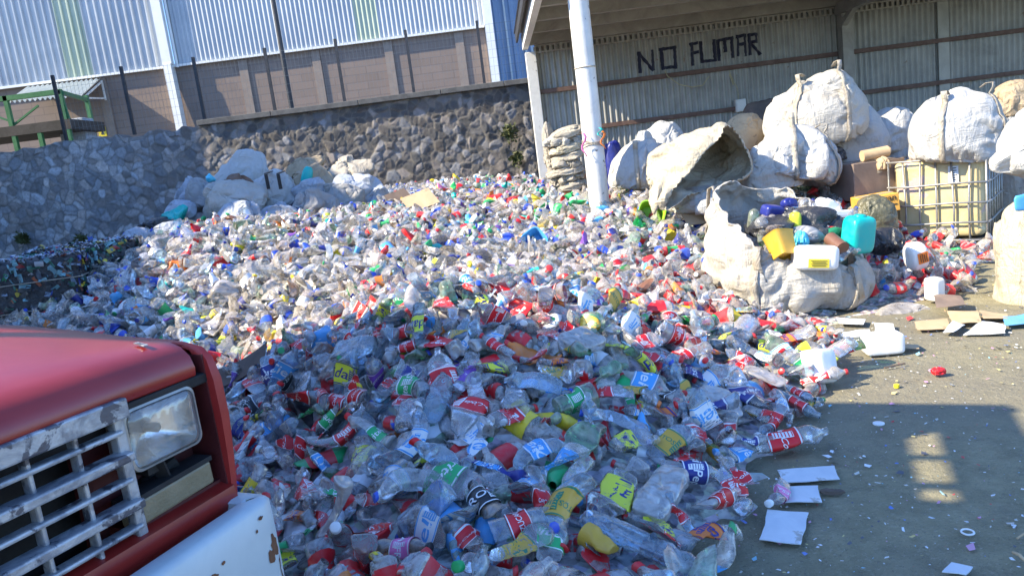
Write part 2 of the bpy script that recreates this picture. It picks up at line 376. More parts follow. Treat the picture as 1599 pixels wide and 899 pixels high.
# ------------------------------------------------------------------ woven bags: cloth inflated and slumped by the solver
from mathutils import noise as _nz
def _boxgrid(dim, n):
    bm = bmesh.new(); bmesh.ops.create_cube(bm, size=1.0); bmesh.ops.subdivide_edges(bm, edges=bm.edges[:], cuts=n, use_grid_fill=True)
    me = bpy.data.meshes.new('bag_cloth'); bm.to_mesh(me); bm.free(); V = np.zeros(len(me.vertices)*3); me.vertices.foreach_get('co', V)
    V = V.reshape(-1, 3)*np.array(dim); return me, V
def inflate(dim, n, seed, pressure, shrink, bend, frames, z0, fn=None, grav=.03, pin=None, ss=.08):
    me, V0 = _boxgrid(dim, n); A = np.sort(np.abs(V0/np.array(dim))*2, axis=1); e_ = np.clip((A[:, 1]-.86)/.14, 0, 1)
    nz = np.array([_nz.noise(Vector(v)*5+Vector((seed, 0, 0))) for v in V0]); w = np.clip(e_+.35*nz*(1-e_)+.12, 0, 1)
    V = V0+.03*np.array([_nz.noise_vector(Vector(v)*2.5+Vector((seed, 7, 1))) for v in V0])
    if fn: V = fn(V)
    me.vertices.foreach_set('co', V.ravel()); me.update()
    o = bpy.data.objects.new('bag_cloth', me); COL.objects.link(o); o.location = (0, 0, z0)
    md = o.modifiers.new('cloth', 'CLOTH'); s = md.settings; s.quality = 5; s.mass = .25; s.tension_stiffness = 18; s.compression_stiffness = 3; s.shear_stiffness = 6; s.bending_stiffness = bend
    s.tension_damping = 12; s.compression_damping = 12; s.shear_damping = 8; s.bending_damping = .6; s.air_damping = 2; s.use_pressure = True; s.uniform_pressure_force = pressure; s.effector_weights.gravity = grav
    g = o.vertex_groups.new(name='seam'); [g.add([i], float(x), 'REPLACE') for i, x in enumerate(w)]; s.vertex_group_shrink = 'seam'; s.shrink_min = shrink; s.shrink_max = ss
    if pin is not None:
        g = o.vertex_groups.new(name='neck'); g.add([int(i) for i in np.where(pin(V))[0]], 1.0, 'REPLACE'); s.vertex_group_mass = 'neck'
    md.collision_settings.distance_min = .006; md.point_cache.frame_start = 1; md.point_cache.frame_end = frames
    pm = bpy.data.meshes.new('rest_plane'); pm.from_pydata([(-4, -4, 0), (4, -4, 0), (4, 4, 0), (-4, 4, 0)], [], [(0, 1, 2, 3)]); pl = bpy.data.objects.new('rest_plane', pm); COL.objects.link(pl); pl.modifiers.new('collision', 'COLLISION'); pl.collision.cloth_friction = 20
    for f in range(1, frames+1): S.frame_set(f)
    m2 = bpy.data.meshes.new_from_object(o.evaluated_get(bpy.context.evaluated_depsgraph_get())); V = np.zeros(len(m2.vertices)*3); m2.vertices.foreach_get('co', V); V = V.reshape(-1, 3)
    Fc = [tuple(p.vertices) for p in m2.polygons]; bpy.data.objects.remove(o); bpy.data.objects.remove(pl); bpy.data.meshes.remove(m2); bpy.data.meshes.remove(pm); S.frame_set(1)
    c = (V.max(0)+V.min(0))/2; return (V-c)/((V.max(0)-V.min(0))/2), Fc
def _taper(V):
    V = V.copy(); t = np.clip(V[:, 2]-.05, 0, 1)/.45; k = 1-.86*np.clip(t, 0, 1)**1.2; V[:, 0] *= k; V[:, 1] *= k; V[:, 2] += .12*(t > .9); return V
def _ears(V):
    V = V.copy(); t = np.clip((V[:, 2]-.1)/.4, 0, 1); V[:, 0] *= 1-.25*t; V[:, 1] *= 1-.55*t; return V
BAG = {'full': inflate((1, 1, 1), 30, 1, .9, -.12, .004, 32, .56, grav=.12), 'crate': inflate((1, 1, 1), 30, 2, .5, -.12, .004, 32, .56, _ears, grav=.10),
       'slump': inflate((1.2, .9, .9), 32, 3, .6, -.2, .003, 32, .5, grav=.12, ss=.03), 'box': inflate((1, 1, 1), 30, 4, 1.6, -.08, .004, 28, .56, _ears, grav=.08, ss=.0),
       'tied': inflate((1, 1, 1), 30, 5, .6, -.25, .004, 32, .56, _taper, pin=lambda V: V[:, 2] > .5, grav=.10), 'wide': inflate((1.2, .8, .45), 32, 6, .4, -.2, .003, 30, .3, grav=.08),
       'pillow': inflate((1.0, .62, .12), 26, 5, 5.0, -.15, .02, 25, .3, grav=.02, ss=.12)}
def bag_mb(kind, c, size, seed, rot=0.0, tilt=(0, 0), lump=.05, spin=0.0, flip=1):
    V, Fc = BAG[kind]; V = V@rotz(spin).T*[flip, 1, 1]; V = V/np.abs(V).max(0)
    P = V*np.array(size)/2; Rm = max(size)/2; P = P+lump*Rm*np.stack([vn(V*1.3+seed*3.1, 1), vn(V*1.3+seed*3.1, 2), vn(V*1.3+seed*3.1, 3)], 1)
    P = P@(rotz(rot)@rotx(tilt[0])@roty(tilt[1])).T+np.array(c); mb = MB(); mb.add(P, Fc if flip == 1 else [f[::-1] for f in Fc]); return mb
def drape(P, pinned, pressure, shrink, bend, frames, grav=.04, seed=0):
    """let a tube of cloth (rows x round) sag and crease between its pinned points"""
    a, b = P.shape[:2]; mb = MB().grid(P, wrapu=True); me = mesh_from('drape', mb.V(), mb.f, []); o = bpy.data.objects.new('drape', me); COL.objects.link(o)
    md = o.modifiers.new('cloth', 'CLOTH'); s = md.settings; s.quality = 6; s.mass = .25; s.tension_stiffness = 18; s.compression_stiffness = 2; s.shear_stiffness = 4; s.bending_stiffness = bend
    s.tension_damping = 12; s.compression_damping = 12; s.shear_damping = 8; s.bending_damping = .6; s.air_damping = 2; s.effector_weights.gravity = grav
    if pressure: s.use_pressure = True; s.uniform_pressure_force = pressure
    nz = np.array([_nz.noise(Vector(v)*7+Vector((seed, 0, 0))) for v in mb.V()]); g = o.vertex_groups.new(name='slack'); [g.add([i], float(np.clip(.35+.9*x, 0, 1)), 'REPLACE') for i, x in enumerate(nz)]
    s.vertex_group_shrink = 'slack'; s.shrink_min = shrink; s.shrink_max = 0.0
    g = o.vertex_groups.new(name='pin'); g.add([int(i) for i in np.where(pinned.ravel())[0]], 1.0, 'REPLACE'); s.vertex_group_mass = 'pin'
    md.point_cache.frame_start = 1; md.point_cache.frame_end = frames
    for f in range(1, frames+1): S.frame_set(f)
    m2 = bpy.data.meshes.new_from_object(o.evaluated_get(bpy.context.evaluated_depsgraph_get())); V = np.zeros(len(m2.vertices)*3); m2.vertices.foreach_get('co', V); V = V.reshape(a, b, 3)
    bpy.data.objects.remove(o); bpy.data.meshes.remove(m2); S.frame_set(1); return V
# ------------------------------------------------------------------ ground
gx = np.unique(np.concatenate([np.linspace(-300, -14, 12), np.linspace(-14, 14, 100), np.linspace(14, 300, 12)]))
gy = np.unique(np.concatenate([np.linspace(-60, -2, 8), np.linspace(-2, 16, 80), np.linspace(16, 500, 14)]))
GX, GY = np.meshgrid(gx, gy)
gz = .018*fbm(np.stack([GX.ravel()*.8, GY.ravel()*.8, GX.ravel()*0], 1), 3).reshape(GX.shape)*np.exp(-(GX/20)**2) - .01
mb = MB().grid(np.stack([GX, GY, gz], -1)); o = obj('ground', mb, M['ground'], smooth=True, origin=(0, 0, 0)); tag(o, kind='structure')
# raised terrace behind the stone wall
mb = MB().box((-2, 40, 1.2), (60, 49, 2.6)); tag(obj('terrain', mb, M['coping']), kind='structure')

# ------------------------------------------------------------------ stone wall
X0, X1, Z1 = -10.8, 1.6, 3.08; YW = 15.0
nx, nz = 620, 156
xs = np.linspace(X0, X1, nx); zs = np.linspace(-.05, Z1, nz)
XX, ZZ = np.meshgrid(xs, zs); q = np.stack([XX.ravel(), ZZ.ravel()], 1)
wob = np.stack([vn(np.c_[q*5, q[:, :1]*0], 5), vn(np.c_[q*5, q[:, :1]*0], 6)], 1)*.06
sx, sz = np.meshgrid(np.arange(X0-.2, X1+.3, .175), np.arange(-.2, Z1+.3, .125))
sx = sx+(np.arange(sx.shape[0])[:, None] % 2)*.135
seeds = np.stack([sx.ravel(), sz.ravel()], 1)+nr.uniform(-.075, .075, (sx.size, 2))
keep = nr.random(len(seeds)) > .14; seeds = seeds[keep]
d1 = np.zeros(len(q)); d2 = np.zeros(len(q)); idx = np.zeros(len(q), int)
for a in range(0, len(q), 3000):
    D = np.linalg.norm((q[a:a+3000]+wob[a:a+3000])[:, None]-seeds[None], axis=2); i2 = np.argpartition(D, 1, axis=1)[:, :2]
    dd = np.take_along_axis(D, i2, 1); od = np.argsort(dd, 1); dd = np.take_along_axis(dd, od, 1); i2 = np.take_along_axis(i2, od, 1)
    d1[a:a+3000] = dd[:, 0]; d2[a:a+3000] = dd[:, 1]; idx[a:a+3000] = i2[:, 0]
e = np.clip((d2-d1)/.045, 0, 1); face = nr.uniform(.003, .024, len(seeds)); tx = nr.uniform(-.12, .12, (len(seeds), 2))
hgt = e**.6*(face[idx]+(q[:, 0]-seeds[idx, 0])*tx[idx, 0]+(q[:, 1]-seeds[idx, 1])*tx[idx, 1]) + .02*fbm(np.c_[q*9, q[:, :1]*0], 8)*e
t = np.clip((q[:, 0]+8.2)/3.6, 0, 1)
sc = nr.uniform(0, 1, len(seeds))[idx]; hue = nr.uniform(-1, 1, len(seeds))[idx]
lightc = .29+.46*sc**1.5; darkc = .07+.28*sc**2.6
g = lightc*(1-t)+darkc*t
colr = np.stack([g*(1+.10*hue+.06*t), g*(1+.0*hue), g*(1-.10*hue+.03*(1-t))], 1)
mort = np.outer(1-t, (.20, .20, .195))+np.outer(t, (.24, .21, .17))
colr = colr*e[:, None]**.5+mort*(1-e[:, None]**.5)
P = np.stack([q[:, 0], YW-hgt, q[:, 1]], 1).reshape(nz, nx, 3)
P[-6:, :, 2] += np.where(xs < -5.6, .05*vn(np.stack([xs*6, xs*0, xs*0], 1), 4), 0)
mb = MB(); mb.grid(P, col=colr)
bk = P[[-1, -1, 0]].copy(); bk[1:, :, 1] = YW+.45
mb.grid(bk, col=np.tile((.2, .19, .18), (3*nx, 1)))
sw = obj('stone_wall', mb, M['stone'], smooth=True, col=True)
tag(sw, 'long rubble stone retaining wall behind the bottle heap', 'wall')
mb = MB(); xa = -5.7
while xa < 1.4:
    L = rng.uniform(1.2, 2.0); mb.box((xa+L/2, YW+.2, Z1+.055+rng.uniform(-.006, .006)), (L-.01, .62, .10)); xa += L
obj('coping', mb, M['coping'], sw, bevel=.008)
# weeds growing from the wall
def weed(px, py, n, size, label, y=14.86):
    c = at(px, py, y); mb = MB()
    for k in range(n):
        a = np.array([rng.gauss(0, size*.3), rng.uniform(-.12, .02), rng.gauss(0, size*.4)]); L = rng.uniform(.05, .13); d = np.array([rng.gauss(0, 1), -abs(rng.gauss(.4, .5)), rng.gauss(.2, .7)]); d /= np.linalg.norm(d)
        s_ = np.cross(d, (rng.gauss(0, 1), rng.gauss(0, 1), rng.gauss(0, 1))); s_ /= np.linalg.norm(s_); w = rng.uniform(.012, .03)
        p = c+a; mb.add([p, p+d*L*.5+s_*w, p+d*L, p+d*L*.5-s_*w], [(0, 1, 2, 3)])
    tag(obj('weed', mb, M['weed']), label, 'plant', 'weeds on the stone wall')
weed(795, 208, 240, .17, 'dry yellow-green weed high on the stone wall near the shed post')
weed(806, 248, 200, .15, 'dull green weed low on the stone wall near the shed post')
weed(133, 378, 300, .16, 'brownish dry weeds at the foot of the stone wall behind the bales')
weed(40, 372, 260, .11, 'dark dry weeds at the foot of the stone wall, farthest from the shed')

# ------------------------------------------------------------------ fence on the wall, tall pole
fx = [at(*p, 15.2)[0] for p in ((103, 214), (209, 203), (320, 188), (430, 175), (539, 163), (647, 148), (757, 133))]
fe = empty('perimeter_fence', (fx[0], 15.2, 3.1), 'fence of thin black posts and welded wire along the stone wall top', 'fence')
for x in fx: obj('fence_post', MB().box((x, 15.2, 3.75), (.055, .055, 1.32)), M['black_steel'], fe)
for a, b in list(zip(fx, fx[1:]))+[(fx[-1], fx[-1]+1.4)]:
    mb = MB(); k = int((b-a)/.075)
    for i in range(1, k): mb.box((a+(b-a)*i/k, 15.2, 3.74), (.0032, .0032, 1.2))
    for z in np.arange(3.2, 4.34, .16): mb.box(((a+b)/2, 15.2, z), (b-a, .0032, .0032))
    obj('wire_panel', mb, M['mesh_steel'], fe)
p = at(456, 172, 15.4); mb = MB().tube([(p[0], 15.4, 2.6), (p[0], 15.4, 9.5)], [.05, .04], 10)
tag(obj('utility_pole', mb, M['black_steel']), 'tall slim dark pole rising behind the stone wall', 'pole')

# ------------------------------------------------------------------ big warehouse behind
YB = 22.0
def bx(px, py): return at(px, py, YB)[0]
XR = bx(757, 50); XS = bx(268, 108); ZC = 5.43
wh = empty('warehouse', (-8, YB, 2.5), 'large warehouse with white ribbed cladding above a brown block wall', 'warehouse')
sk1 = (bx(96, 60), bx(138, 60)); sk2 = (bx(556, 40), bx(592, 40))
for a, b, mt, nm, pt, dp, tr in ((-18, sk1[0], 'clad', 'cladding', .20, .045, True), (sk1[0], sk1[1], 'clad_green', 'skylight_sheet', .20, .045, True), (sk1[1], XS-.14, 'clad', 'cladding', .20, .045, True),
                             (XS+.16, sk2[0], 'clad', 'cladding', .13, .035, False), (sk2[0], sk2[1], 'clad_green', 'skylight_sheet', .13, .035, False), (sk2[1], XR+.02, 'clad', 'cladding', .13, .035, False)):
    obj(nm, MB().grid(corrugated(a, b, ZC, 11.5, YB-.06, pt, dp, 12 if tr else 8, 2, tr)), M[mt], wh)
obj('block_wall', MB().box(((-18+XR)/2, YB+.13, 3.95), (XR+18, .26, 3.1)), M['brick'], wh)
obj('base_trim', MB().box(((-18+XR)/2, YB-.09, ZC+.03), (XR+18, .10, .07)), M['trim_white'], wh)
for px, py in ((168, 170), (388, 150), (500, 130), (612, 115), (722, 100)):
    obj('pilaster', MB().box((bx(px, py), YB-.012, 3.9), (.24, .06, 2.98)), M['block_pale'], wh)
mb = MB().box((XS, YB-.16, 8.6), (.26, .2, 6.2)); mb.bar((XS, YB-.16, 5.5), (XS+.09, YB-.32, 2.6), .27, .22, (1, 0, 0))
obj('white_strut', mb, M['trim_white'], wh)
mb = MB().tube([(XS+.24, YB-.15, 11), (XS+.24, YB-.15, 5.4)], .035, 8); obj('downpipe', mb, M['trim_white'], wh)
obj('corner_trim', MB().box((XR+.14, YB-.1, 7), (.24, .3, 9)), M['trim_white'], wh)
obj('side_wall', MB().box((XR-.05, YB+10, 7), (.2, 19.6, 9)), M['clad'], wh)
sb = empty('neighbouring_hall', (6, 27, 2.5), 'bluish sheet metal hall beyond the warehouse corner', 'hall')
obj('wall_sheet', MB().grid(corrugated(-1, 18, 2.4, 14, 27, .55, .05, 16, 2, True)), worn('blue_sheet', (.27, .36, .52), (.34, .43, .58), 1, .5), sb)
for x in (.95, 1.55, 1.75): obj('white_rail', MB().box((x, 26.9, 8.2), (.06, .06, 11.6)), M['trim_white'], sb)

# green steel frame with deck, awning on the warehouse wall
gs = empty('steel_frame_stand', at(60, 215, 17.5), 'green steel frame with a dark deck above the stone wall', 'stand')
def gp(px, py, y=17.5): return at(px, py, y)
for a, b in (((8, 150), (23, 228)), ((93, 141), (107, 222)), ((60, 196), (66, 224))):
    A = gp(*a); obj('post', MB().box((A[0], A[1], A[2]/2+1.2), (.09, .09, A[2]-2.4)), M['green_steel'], gs)
A = gp(134, 149, 19); obj('post', MB().box((A[0], 19, A[2]/2+1.2), (.09, .09, A[2]-2.4)), M['green_steel'], gs)
A, B_ = gp(-60, 163), gp(96, 143); obj('top_beam', MB().bar(A, (B_[0], B_[1], A[2]), .09, .11), M['green_steel'], gs)
C_ = gp(134, 151, 19); obj('top_beam', MB().bar((B_[0], B_[1], A[2]-.03), (C_[0], 19, A[2]-.03), .08, .09), M['green_steel'], gs)
D = gp(60, 200); mb = MB(); x1 = gp(100, 190)[0]
mb.box(((x1-9.5)/2-2, 18.2, D[2]), (abs(x1+9.5)+4, 1.5, .22)); obj('deck', mb, M['dark_deck'], gs)
mb = MB(); mb.bar(gp(22, 195), gp(60, 165), .04, .04); mb.bar(gp(22, 192), gp(-10, 180), .04, .04); mb.bar(gp(110, 190), gp(96, 150), .04, .04); obj('brace', mb, M['green_steel'], gs)
aw = empty('awning', at(110, 135, 21.5), 'sloping pale corrugated awning fixed to the brown block wall', 'awning')
a1, a2 = at(45, 136, 21.9), at(158, 123, 21.9); b1, b2 = at(11, 160, 20.4), at(130, 149, 20.4)
u = np.linspace(0, 1, 121)[None, :, None]; w = np.linspace(0, 1, 2)[:, None, None]
Pg = (a1*(1-u)+a2*u)*(1-w)+(b1*(1-u)+b2*u)*w; Pg[..., 2] += .035*np.cos(u[..., 0]*2*math.pi*15)
obj('awning_sheet', MB().grid(Pg), M['awning'], aw)
mb = MB(); mb.bar(b2+(0, 0, -.07), a2+(0, 0, -.55), .04, .04); mb.bar(a2+(0, 0, -.05), a2+(0, 0, -.6), .04, .04, (1, 0, 0)); mb.bar(b2+(0, 0, -.06), a2+(0, 0, -.08), .04, .04)
obj('bracket', mb, M['trim_white'], aw)
c = at(122, 207, 18.6); mb = MB().box(c, (.62, .5, .62)); mb.box(c+(.18, -.26, .1), (.04, .03, .12)); tag(obj('cabinet', mb, M['sack_blue'], bevel=.015), 'pale grey cabinet under the green steel deck', 'cabinet')
c = at(160, 206, YB-.02); mb = MB().box(c, (.22, .02, .26)); sgn = obj('wall_sign', mb, M['yellow']); tag(sgn, 'small yellow sign on the brown block wall', 'sign')
obj('sign_symbol', MB().box(c+(0, -.014, -.01), (.09, .006, .13), taper=.2), M['black'], sgn)

# ------------------------------------------------------------------ open shed
YS = 13.9; CP, CDp = .105, .044
def cory(x): return YS-CDp*(.5+.5*np.cos(2*math.pi*((x-.95)/CP)))
sh = empty('open_shed', (6, YS, 0), 'open-fronted corrugated metal shed with a painted sign on its back wall', 'shed')
obj('back_wall', MB().grid(corrugated(.95, 15, .0, 3.885, YS, CP, CDp, 8, 2)), M['shed_sheet'], sh, smooth=True)
for z in (2.80, 2.06, 1.2): obj('girt', MB().box((8, YS-.065, z), (14.1, .07, .075)), M['girt'], sh)
obj('eave_channel', MB().box((8, YS-.12, 3.72), (14.4, .08, .20)), M['beam'], sh)
mb = MB()
for k in range(150): mb.box((.95+k*.094, YS-.07, 3.545), (.045, .03, .085))
mb.box((8, YS-.07, 3.60), (14.1, .035, .025)); mb.box((8, YS-.07, 3.49), (14.1, .035, .025)); obj('lattice_beam', mb, M['beam'], sh)
n = int((15.5-.66)/CP*6)
xs = np.linspace(.62, 15.5, n); ys = np.linspace(9.35, 14.15, 3); Pr = np.zeros((3, n, 3)); Pr[..., 0] = xs; Pr[..., 1] = ys[:, None]; Pr[..., 2] = 3.90+.012*np.cos(2*math.pi*xs/CP)
obj('roof_sheet', MB().grid(Pr), M['shed_roof'], sh)
for y in (12.75, 11.7, 10.65, 9.5):
    mb = MB().box((8, y, 3.775), (14.4, .055, .22)); mb.box((8, y+.05, 3.673), (14.4, .05, .016)); obj('purlin', mb, M['beam'], sh)
for x in (6.45,):
    mb = MB().box((x, 11.7, 3.56), (.14, 4.2, .2)); mb.bar((x, YS-.2, 3.25), (x, 13.1, 3.55), .1, .1); obj('rafter', mb, M['beam'], sh)
mb = MB().box((.79, 11.7, 3.70), (.10, 4.6, .24)); obj('rake_beam', mb, M['trim_white'], sh)
obj('rake_flashing', MB().box((.66, 11.72, 3.85), (.035, 4.8, .22)), M['black_steel'], sh)
obj('corner_post', MB().box((.86, YS-.1, 1.75), (.19, .16, 3.5)), M['post_white'], sh, bevel=.01)
obj('column', MB().box((6.5, YS-.2, 1.77), (.19, .2, 3.54)), M['beam'], sh)
for x, w in ((at(987, 70, YS)[0], .03), (at(1149, 50, YS)[0], .02), (8.35, .2), (10.2, .1)): obj('wall_stud', MB().box((x, YS-(.015 if w < .05 else .05), 1.75), (w, .024 if w < .05 else .05, 3.44)), M['shed_sheet'], sh)
# front column, chipped white pipe
c = atz(936, 316, 1.0); c = at(936, 316, 9.5); pc = np.array([c[0], 9.5]); ang = np.linspace(0, 2*math.pi, 33)[:-1]; zz = np.linspace(0, 3.68, 60)
mb = MB().tube([(pc[0], pc[1], 0), (pc[0], pc[1], 1.7), (pc[0], pc[1], 3.68)], [.128, .128, .128], 28)
col = obj('column', mb, M['post_white'], sh, smooth=True, sharp=40); col['label'] = 'round chipped white pipe column standing in the bottle heap'
mb = MB().tube([(pc[0]+.133*math.cos(a), pc[1]+.133*math.sin(a), 2.66) for a in np.linspace(0, 2*math.pi, 25)], .008, 6, cap=False)
for z in (1.72, 1.745, 1.70, 1.76): mb.tube([(pc[0]+(.134+.004*math.sin(5*a))*math.cos(a), pc[1]+.134*math.sin(a), z+.02*math.sin(2*a+z*40)) for a in np.linspace(0, 2*math.pi, 25)], .007, 6, cap=False)
tag(obj('rope', mb, M['sack_rag']), 'dirty rope wound round the chipped white pipe column', 'rope')
def tape(px0, py0, mat, label, L=.35):
    mb = MB(); p0 = at(px0, py0, 9.36); pts = np.array([p0+(.03*math.sin(k*1.3), -.01-.01*k % .03, -k*L/6) for k in range(7)])
    w_ = np.array([.035, 0.01, 0]); P = np.stack([pts, pts+w_*np.linspace(1, .4, 7)[:, None]], 1); mb.sheet(P, .003); tag(obj('ribbon', mb, M[mat], smooth=True), label, 'ribbon', 'ribbons tied to the column')
tape(908, 208, 'pink', 'faded pink ribbon hanging from the pipe column', .3); tape(938, 205, 'orange', 'orange ribbon tied to the right side of the pipe column', .22); tape(934, 200, 'teal', 'green ribbon knotted at the pipe column rope', .12)
# painted lettering NO FUMAR
ST = [((232, 322), (245, 512)), ((232, 330), (368, 492)), ((358, 303), (373, 487)),
      ((430, 293), (587, 270)), ((445, 288), (465, 482)), ((573, 268), (586, 470)), ((453, 471), (594, 458)),
      ((738, 235), (750, 440)), ((726, 241), (790, 232)), ((745, 329), (802, 318)),
      ((822, 222), (840, 415)), ((835, 408), (968, 395)), ((952, 205), (966, 402)),
      ((990, 206), (1003, 396)), ((982, 211), (1132, 180)), ((1054, 196), (1063, 312)), ((1119, 178), (1135, 367)),
      ((1178, 168), (1184, 352)), ((1170, 170), (1257, 155)), ((1244, 153), (1258, 348)), ((1180, 246), (1250, 238)),
      ((1288, 150), (1299, 342)), ((1280, 155), (1364, 143)), ((1354, 143), (1360, 224)), ((1298, 223), (1366, 214)), ((1312, 240), (1392, 337))]
for word, strokes in (('NO', ST[:7]), ('FUMAR', ST[7:])):
  mb = MB()
  for a, b in strokes:
      A = at(960+a[0]/6.15, 30+a[1]/6.15, YS-.03)[[0, 2]]; B_ = at(960+b[0]/6.15, 30+b[1]/6.15, YS-.03)[[0, 2]]
      d = B_-A; L = np.linalg.norm(d); d /= L; pn = np.array([-d[1], d[0]])*(.017 if a == (1178, 168) else .027)
      k = max(3, int(L/.012)); uu = np.linspace(-.015/L, 1+.015/L, k); vv = np.linspace(-1, 1, 5)
      XZ = A+d*(uu[:, None, None]*L)+pn*vv[None, :, None]
      XZ = XZ+.007*np.stack([vn(np.c_[XZ.reshape(-1, 2)*30, np.zeros(XZ.size//2)], 7), vn(np.c_[XZ.reshape(-1, 2)*30, np.zeros(XZ.size//2)], 9)], -1).reshape(XZ.shape)
      Pq = np.stack([XZ[..., 0], cory(XZ[..., 0])-.005-.0007*len(mb.v), XZ[..., 1]], -1); mb.grid(Pq)
  lt = obj('painted_lettering', mb, M['wall_paint'], sh); lt['label'] = 'hand painted black capital letters ' + word
mb = MB()
def zp(x, y, d): return at(800+x/2.247, y/2.247, YS-d)
mb.tube([zp(535, 250, .06), zp(545, 268, .12), zp(585, 297, .15), (zp(630, 306, .16)), zp(668, 300, .15), zp(690, 268, .1)], .009, 6)
mb.tube([zp(762, 262, .06), zp(770, 280, .07), zp(776, 298, .08)], .012, 6); mb.tube([zp(757, 235, .06), zp(765, 262, .06), zp(790, 310, .06), zp(796, 360, .06)], .006, 6)
tag(obj('hanging_cable', mb, worn('pale_cable', (.35, .31, .18), (.5, .45, .28), 30, .6)), 'loose yellowish cable hanging on the shed wall under the painted letters', 'cable')
c = at(1156, 165, YS-.09); mb = MB().box(c, (.19, .1, .22)); mb.box(c+(0, -.055, 0), (.15, .02, .17)); mb.tube([c+(.06, -.0, -.1), c+(.08, 0, -.5)], .018, 6)
tag(obj('electrical_box', mb, M['trim_white'], bevel=.01), 'small off-white electrical box on the shed back wall', 'electrical box')

# ------------------------------------------------------------------ unseen tall building, added and stepped to throw shade on the far corner
nb = empty('shade_building', (-11.5, 9.5, 0), 'unseen grey building added along the yard edge to shade the far corner', 'building')
mb = MB().add([(-10.6, 4.3, 0), (-10.6, 14.85, 0), (-10.6, 14.85, 5.55), (-10.6, 4.3, 6.45), (-14.5, 4.3, 0), (-14.5, 14.85, 0), (-14.5, 14.85, 5.55), (-14.5, 4.3, 6.45)],
            [(0, 1, 2, 3), (4, 7, 6, 5), (0, 3, 7, 4), (1, 5, 6, 2), (3, 2, 6, 7)]); mb.box((-12.55, 9.85, 4.1), (3.88, 2.3, 8.2)); mb.box((-12.55, 14.36, 4.2), (3.88, 1.2, 8.4))  # taller blocks added to shape the shadow's edges
obj('wall', mb, worn('grey_render', (.30, .29, .28), (.38, .37, .35), 2, .9), nb)
obj('roof_edge', MB().bar((-10.57, 4.3, 6.42), (-10.57, 14.85, 5.52), .12, .1), M['beam'], nb)
obj('door', MB().box((-10.58, 8.5, 1.3), (.06, 2.2, 2.6)), M['beam'], nb)
# ------------------------------------------------------------------ lorry (nose at the frame's edge)
TA = R_(-24.8); TF = np.array([math.cos(TA), math.sin(TA), 0]); TN = np.array([-math.sin(TA), math.cos(TA), 0])
TO = CAMP+ray(250, 668)*1.75; TZ = TO[2]; TO = np.array([TO[0], TO[1], 0.0])   # headlamp centre in plan
SC = -.78          # centre line offset
M['car_red'] = worn('faded_red_paint', (.24, .014, .012), (.31, .024, .018), 3.2, .34, bump=.04, bs=18, spots=((.10, .02, .018), 9, .72))
M['car_red'].node_tree.nodes['Principled BSDF'].inputs['Coat Weight'].default_value = .35
M['car_red'].node_tree.nodes['Principled BSDF'].inputs['Coat Roughness'].default_value = .22
M['car_chip'] = worn('chipped_red_paint', (.30, .02, .018), (.40, .035, .03), 4, .42, bump=.1, spots=((.36, .27, .2), 8, .68))
M['inner_red'] = worn('dark_inner_red', (.055, .008, .010), (.10, .014, .016), 6, .6)
M['chrome'] = worn('peeling_grille', (.25, .26, .29), (.46, .47, .49), 11, .38, .3, .3, 60, spots=((.10, .10, .12), 15, .55), lo=.42, hi=.56)
M['engine'] = worn('engine_dark', (.006, .006, .007), (.02, .02, .022), 9, .7)
M['bumper'] = worn('white_bumper', (.47, .52, .53), (.57, .62, .62), 2.2, .34, bump=.05, spots=((.22, .11, .05), 4.6, .67))
M['glass_lens'] = None
def lens():
    m = N('lamp_lens'); v = m.coord(); m.base((.80, .81, .79)); m.set(Roughness=.25)
    w_ = m.n('TexWave'); w_.inputs['Scale'].default_value = 30; w_.bands_direction = 'X'; m.l(v, w_.inputs[0]); w_.inputs['Distortion'].default_value = .2
    b = m.n('TexWave'); b.inputs['Scale'].default_value = 11; b.bands_direction = 'Z'; m.l(v, b.inputs[0])
    bp = m.bump(m.math('ADD', m.math('MULTIPLY', w_.outputs['Fac'], .5), m.math('MULTIPLY', b.outputs['Fac'], .3)), .25, .004)
    tp = m.n('BsdfTransparent'); mx = m.n('MixShader'); m.l(m.fr(m.noise(9, 5, .6, v), .35, .7, .12, .38), mx.inputs[0]); m.l(tp.outputs[0], mx.inputs[1]); m.l(m.p.outputs[0], mx.inputs[2])
    g = m.n('BsdfGlossy'); g.inputs['Roughness'].default_value = .05; m.l(bp.outputs[0], g.inputs['Normal']); fz = m.n('Fresnel'); fz.inputs[0].default_value = 1.6
    m2 = m.n('MixShader'); m.l(m.math('MULTIPLY', fz.outputs[0], 1.6), m2.inputs[0]); m.l(mx.outputs[0], m2.inputs[1]); m.l(g.outputs[0], m2.inputs[2]); m.l(m2.outputs[0], m.out.inputs[0]); return m.m
M['reflector'] = worn('lamp_reflector', (.70, .71, .70), (.80, .80, .78), 12, .22, .9, .2, 40)
M['glass_lens'] = lens()
M['amber_lens'] = worn('amber_lens', (.19, .16, .095), (.26, .22, .14), 8, .3, bump=.3, bs=90)
M['glass_cab'] = worn('cab_glass', (.03, .04, .05), (.04, .05, .06), 3, .08, bump=0)
M['tyre'] = worn('tyre_rubber', (.015, .015, .016), (.03, .03, .03), 20, .85)
def T(f, s, z): return TO+TF*f+TN*s+np.array([0, 0, z])
def TV(A): A = np.asarray(A, float); return TO+A[..., 0:1]*TF+A[..., 1:2]*TN+np.array([0, 0, 1.0])*A[..., 2:3]
TR = np.stack([TF, TN, np.array([0, 0, 1.0])], 1)
lorry = empty('lorry', T(-2.5, SC, 0), 'old red lorry with a battered silver grille and white bumper', 'lorry')
def tb(c, d, rot=None): return TV(np.array(c, float)), d, (TR if rot is None else TR@rot)
def tbox(mb, c, d, rot=None, **k): p_, d_, r_ = tb(c, d, rot); return mb.box(p_, d_, r_, **k)
ZL = 1.232         # lip of the bonnet
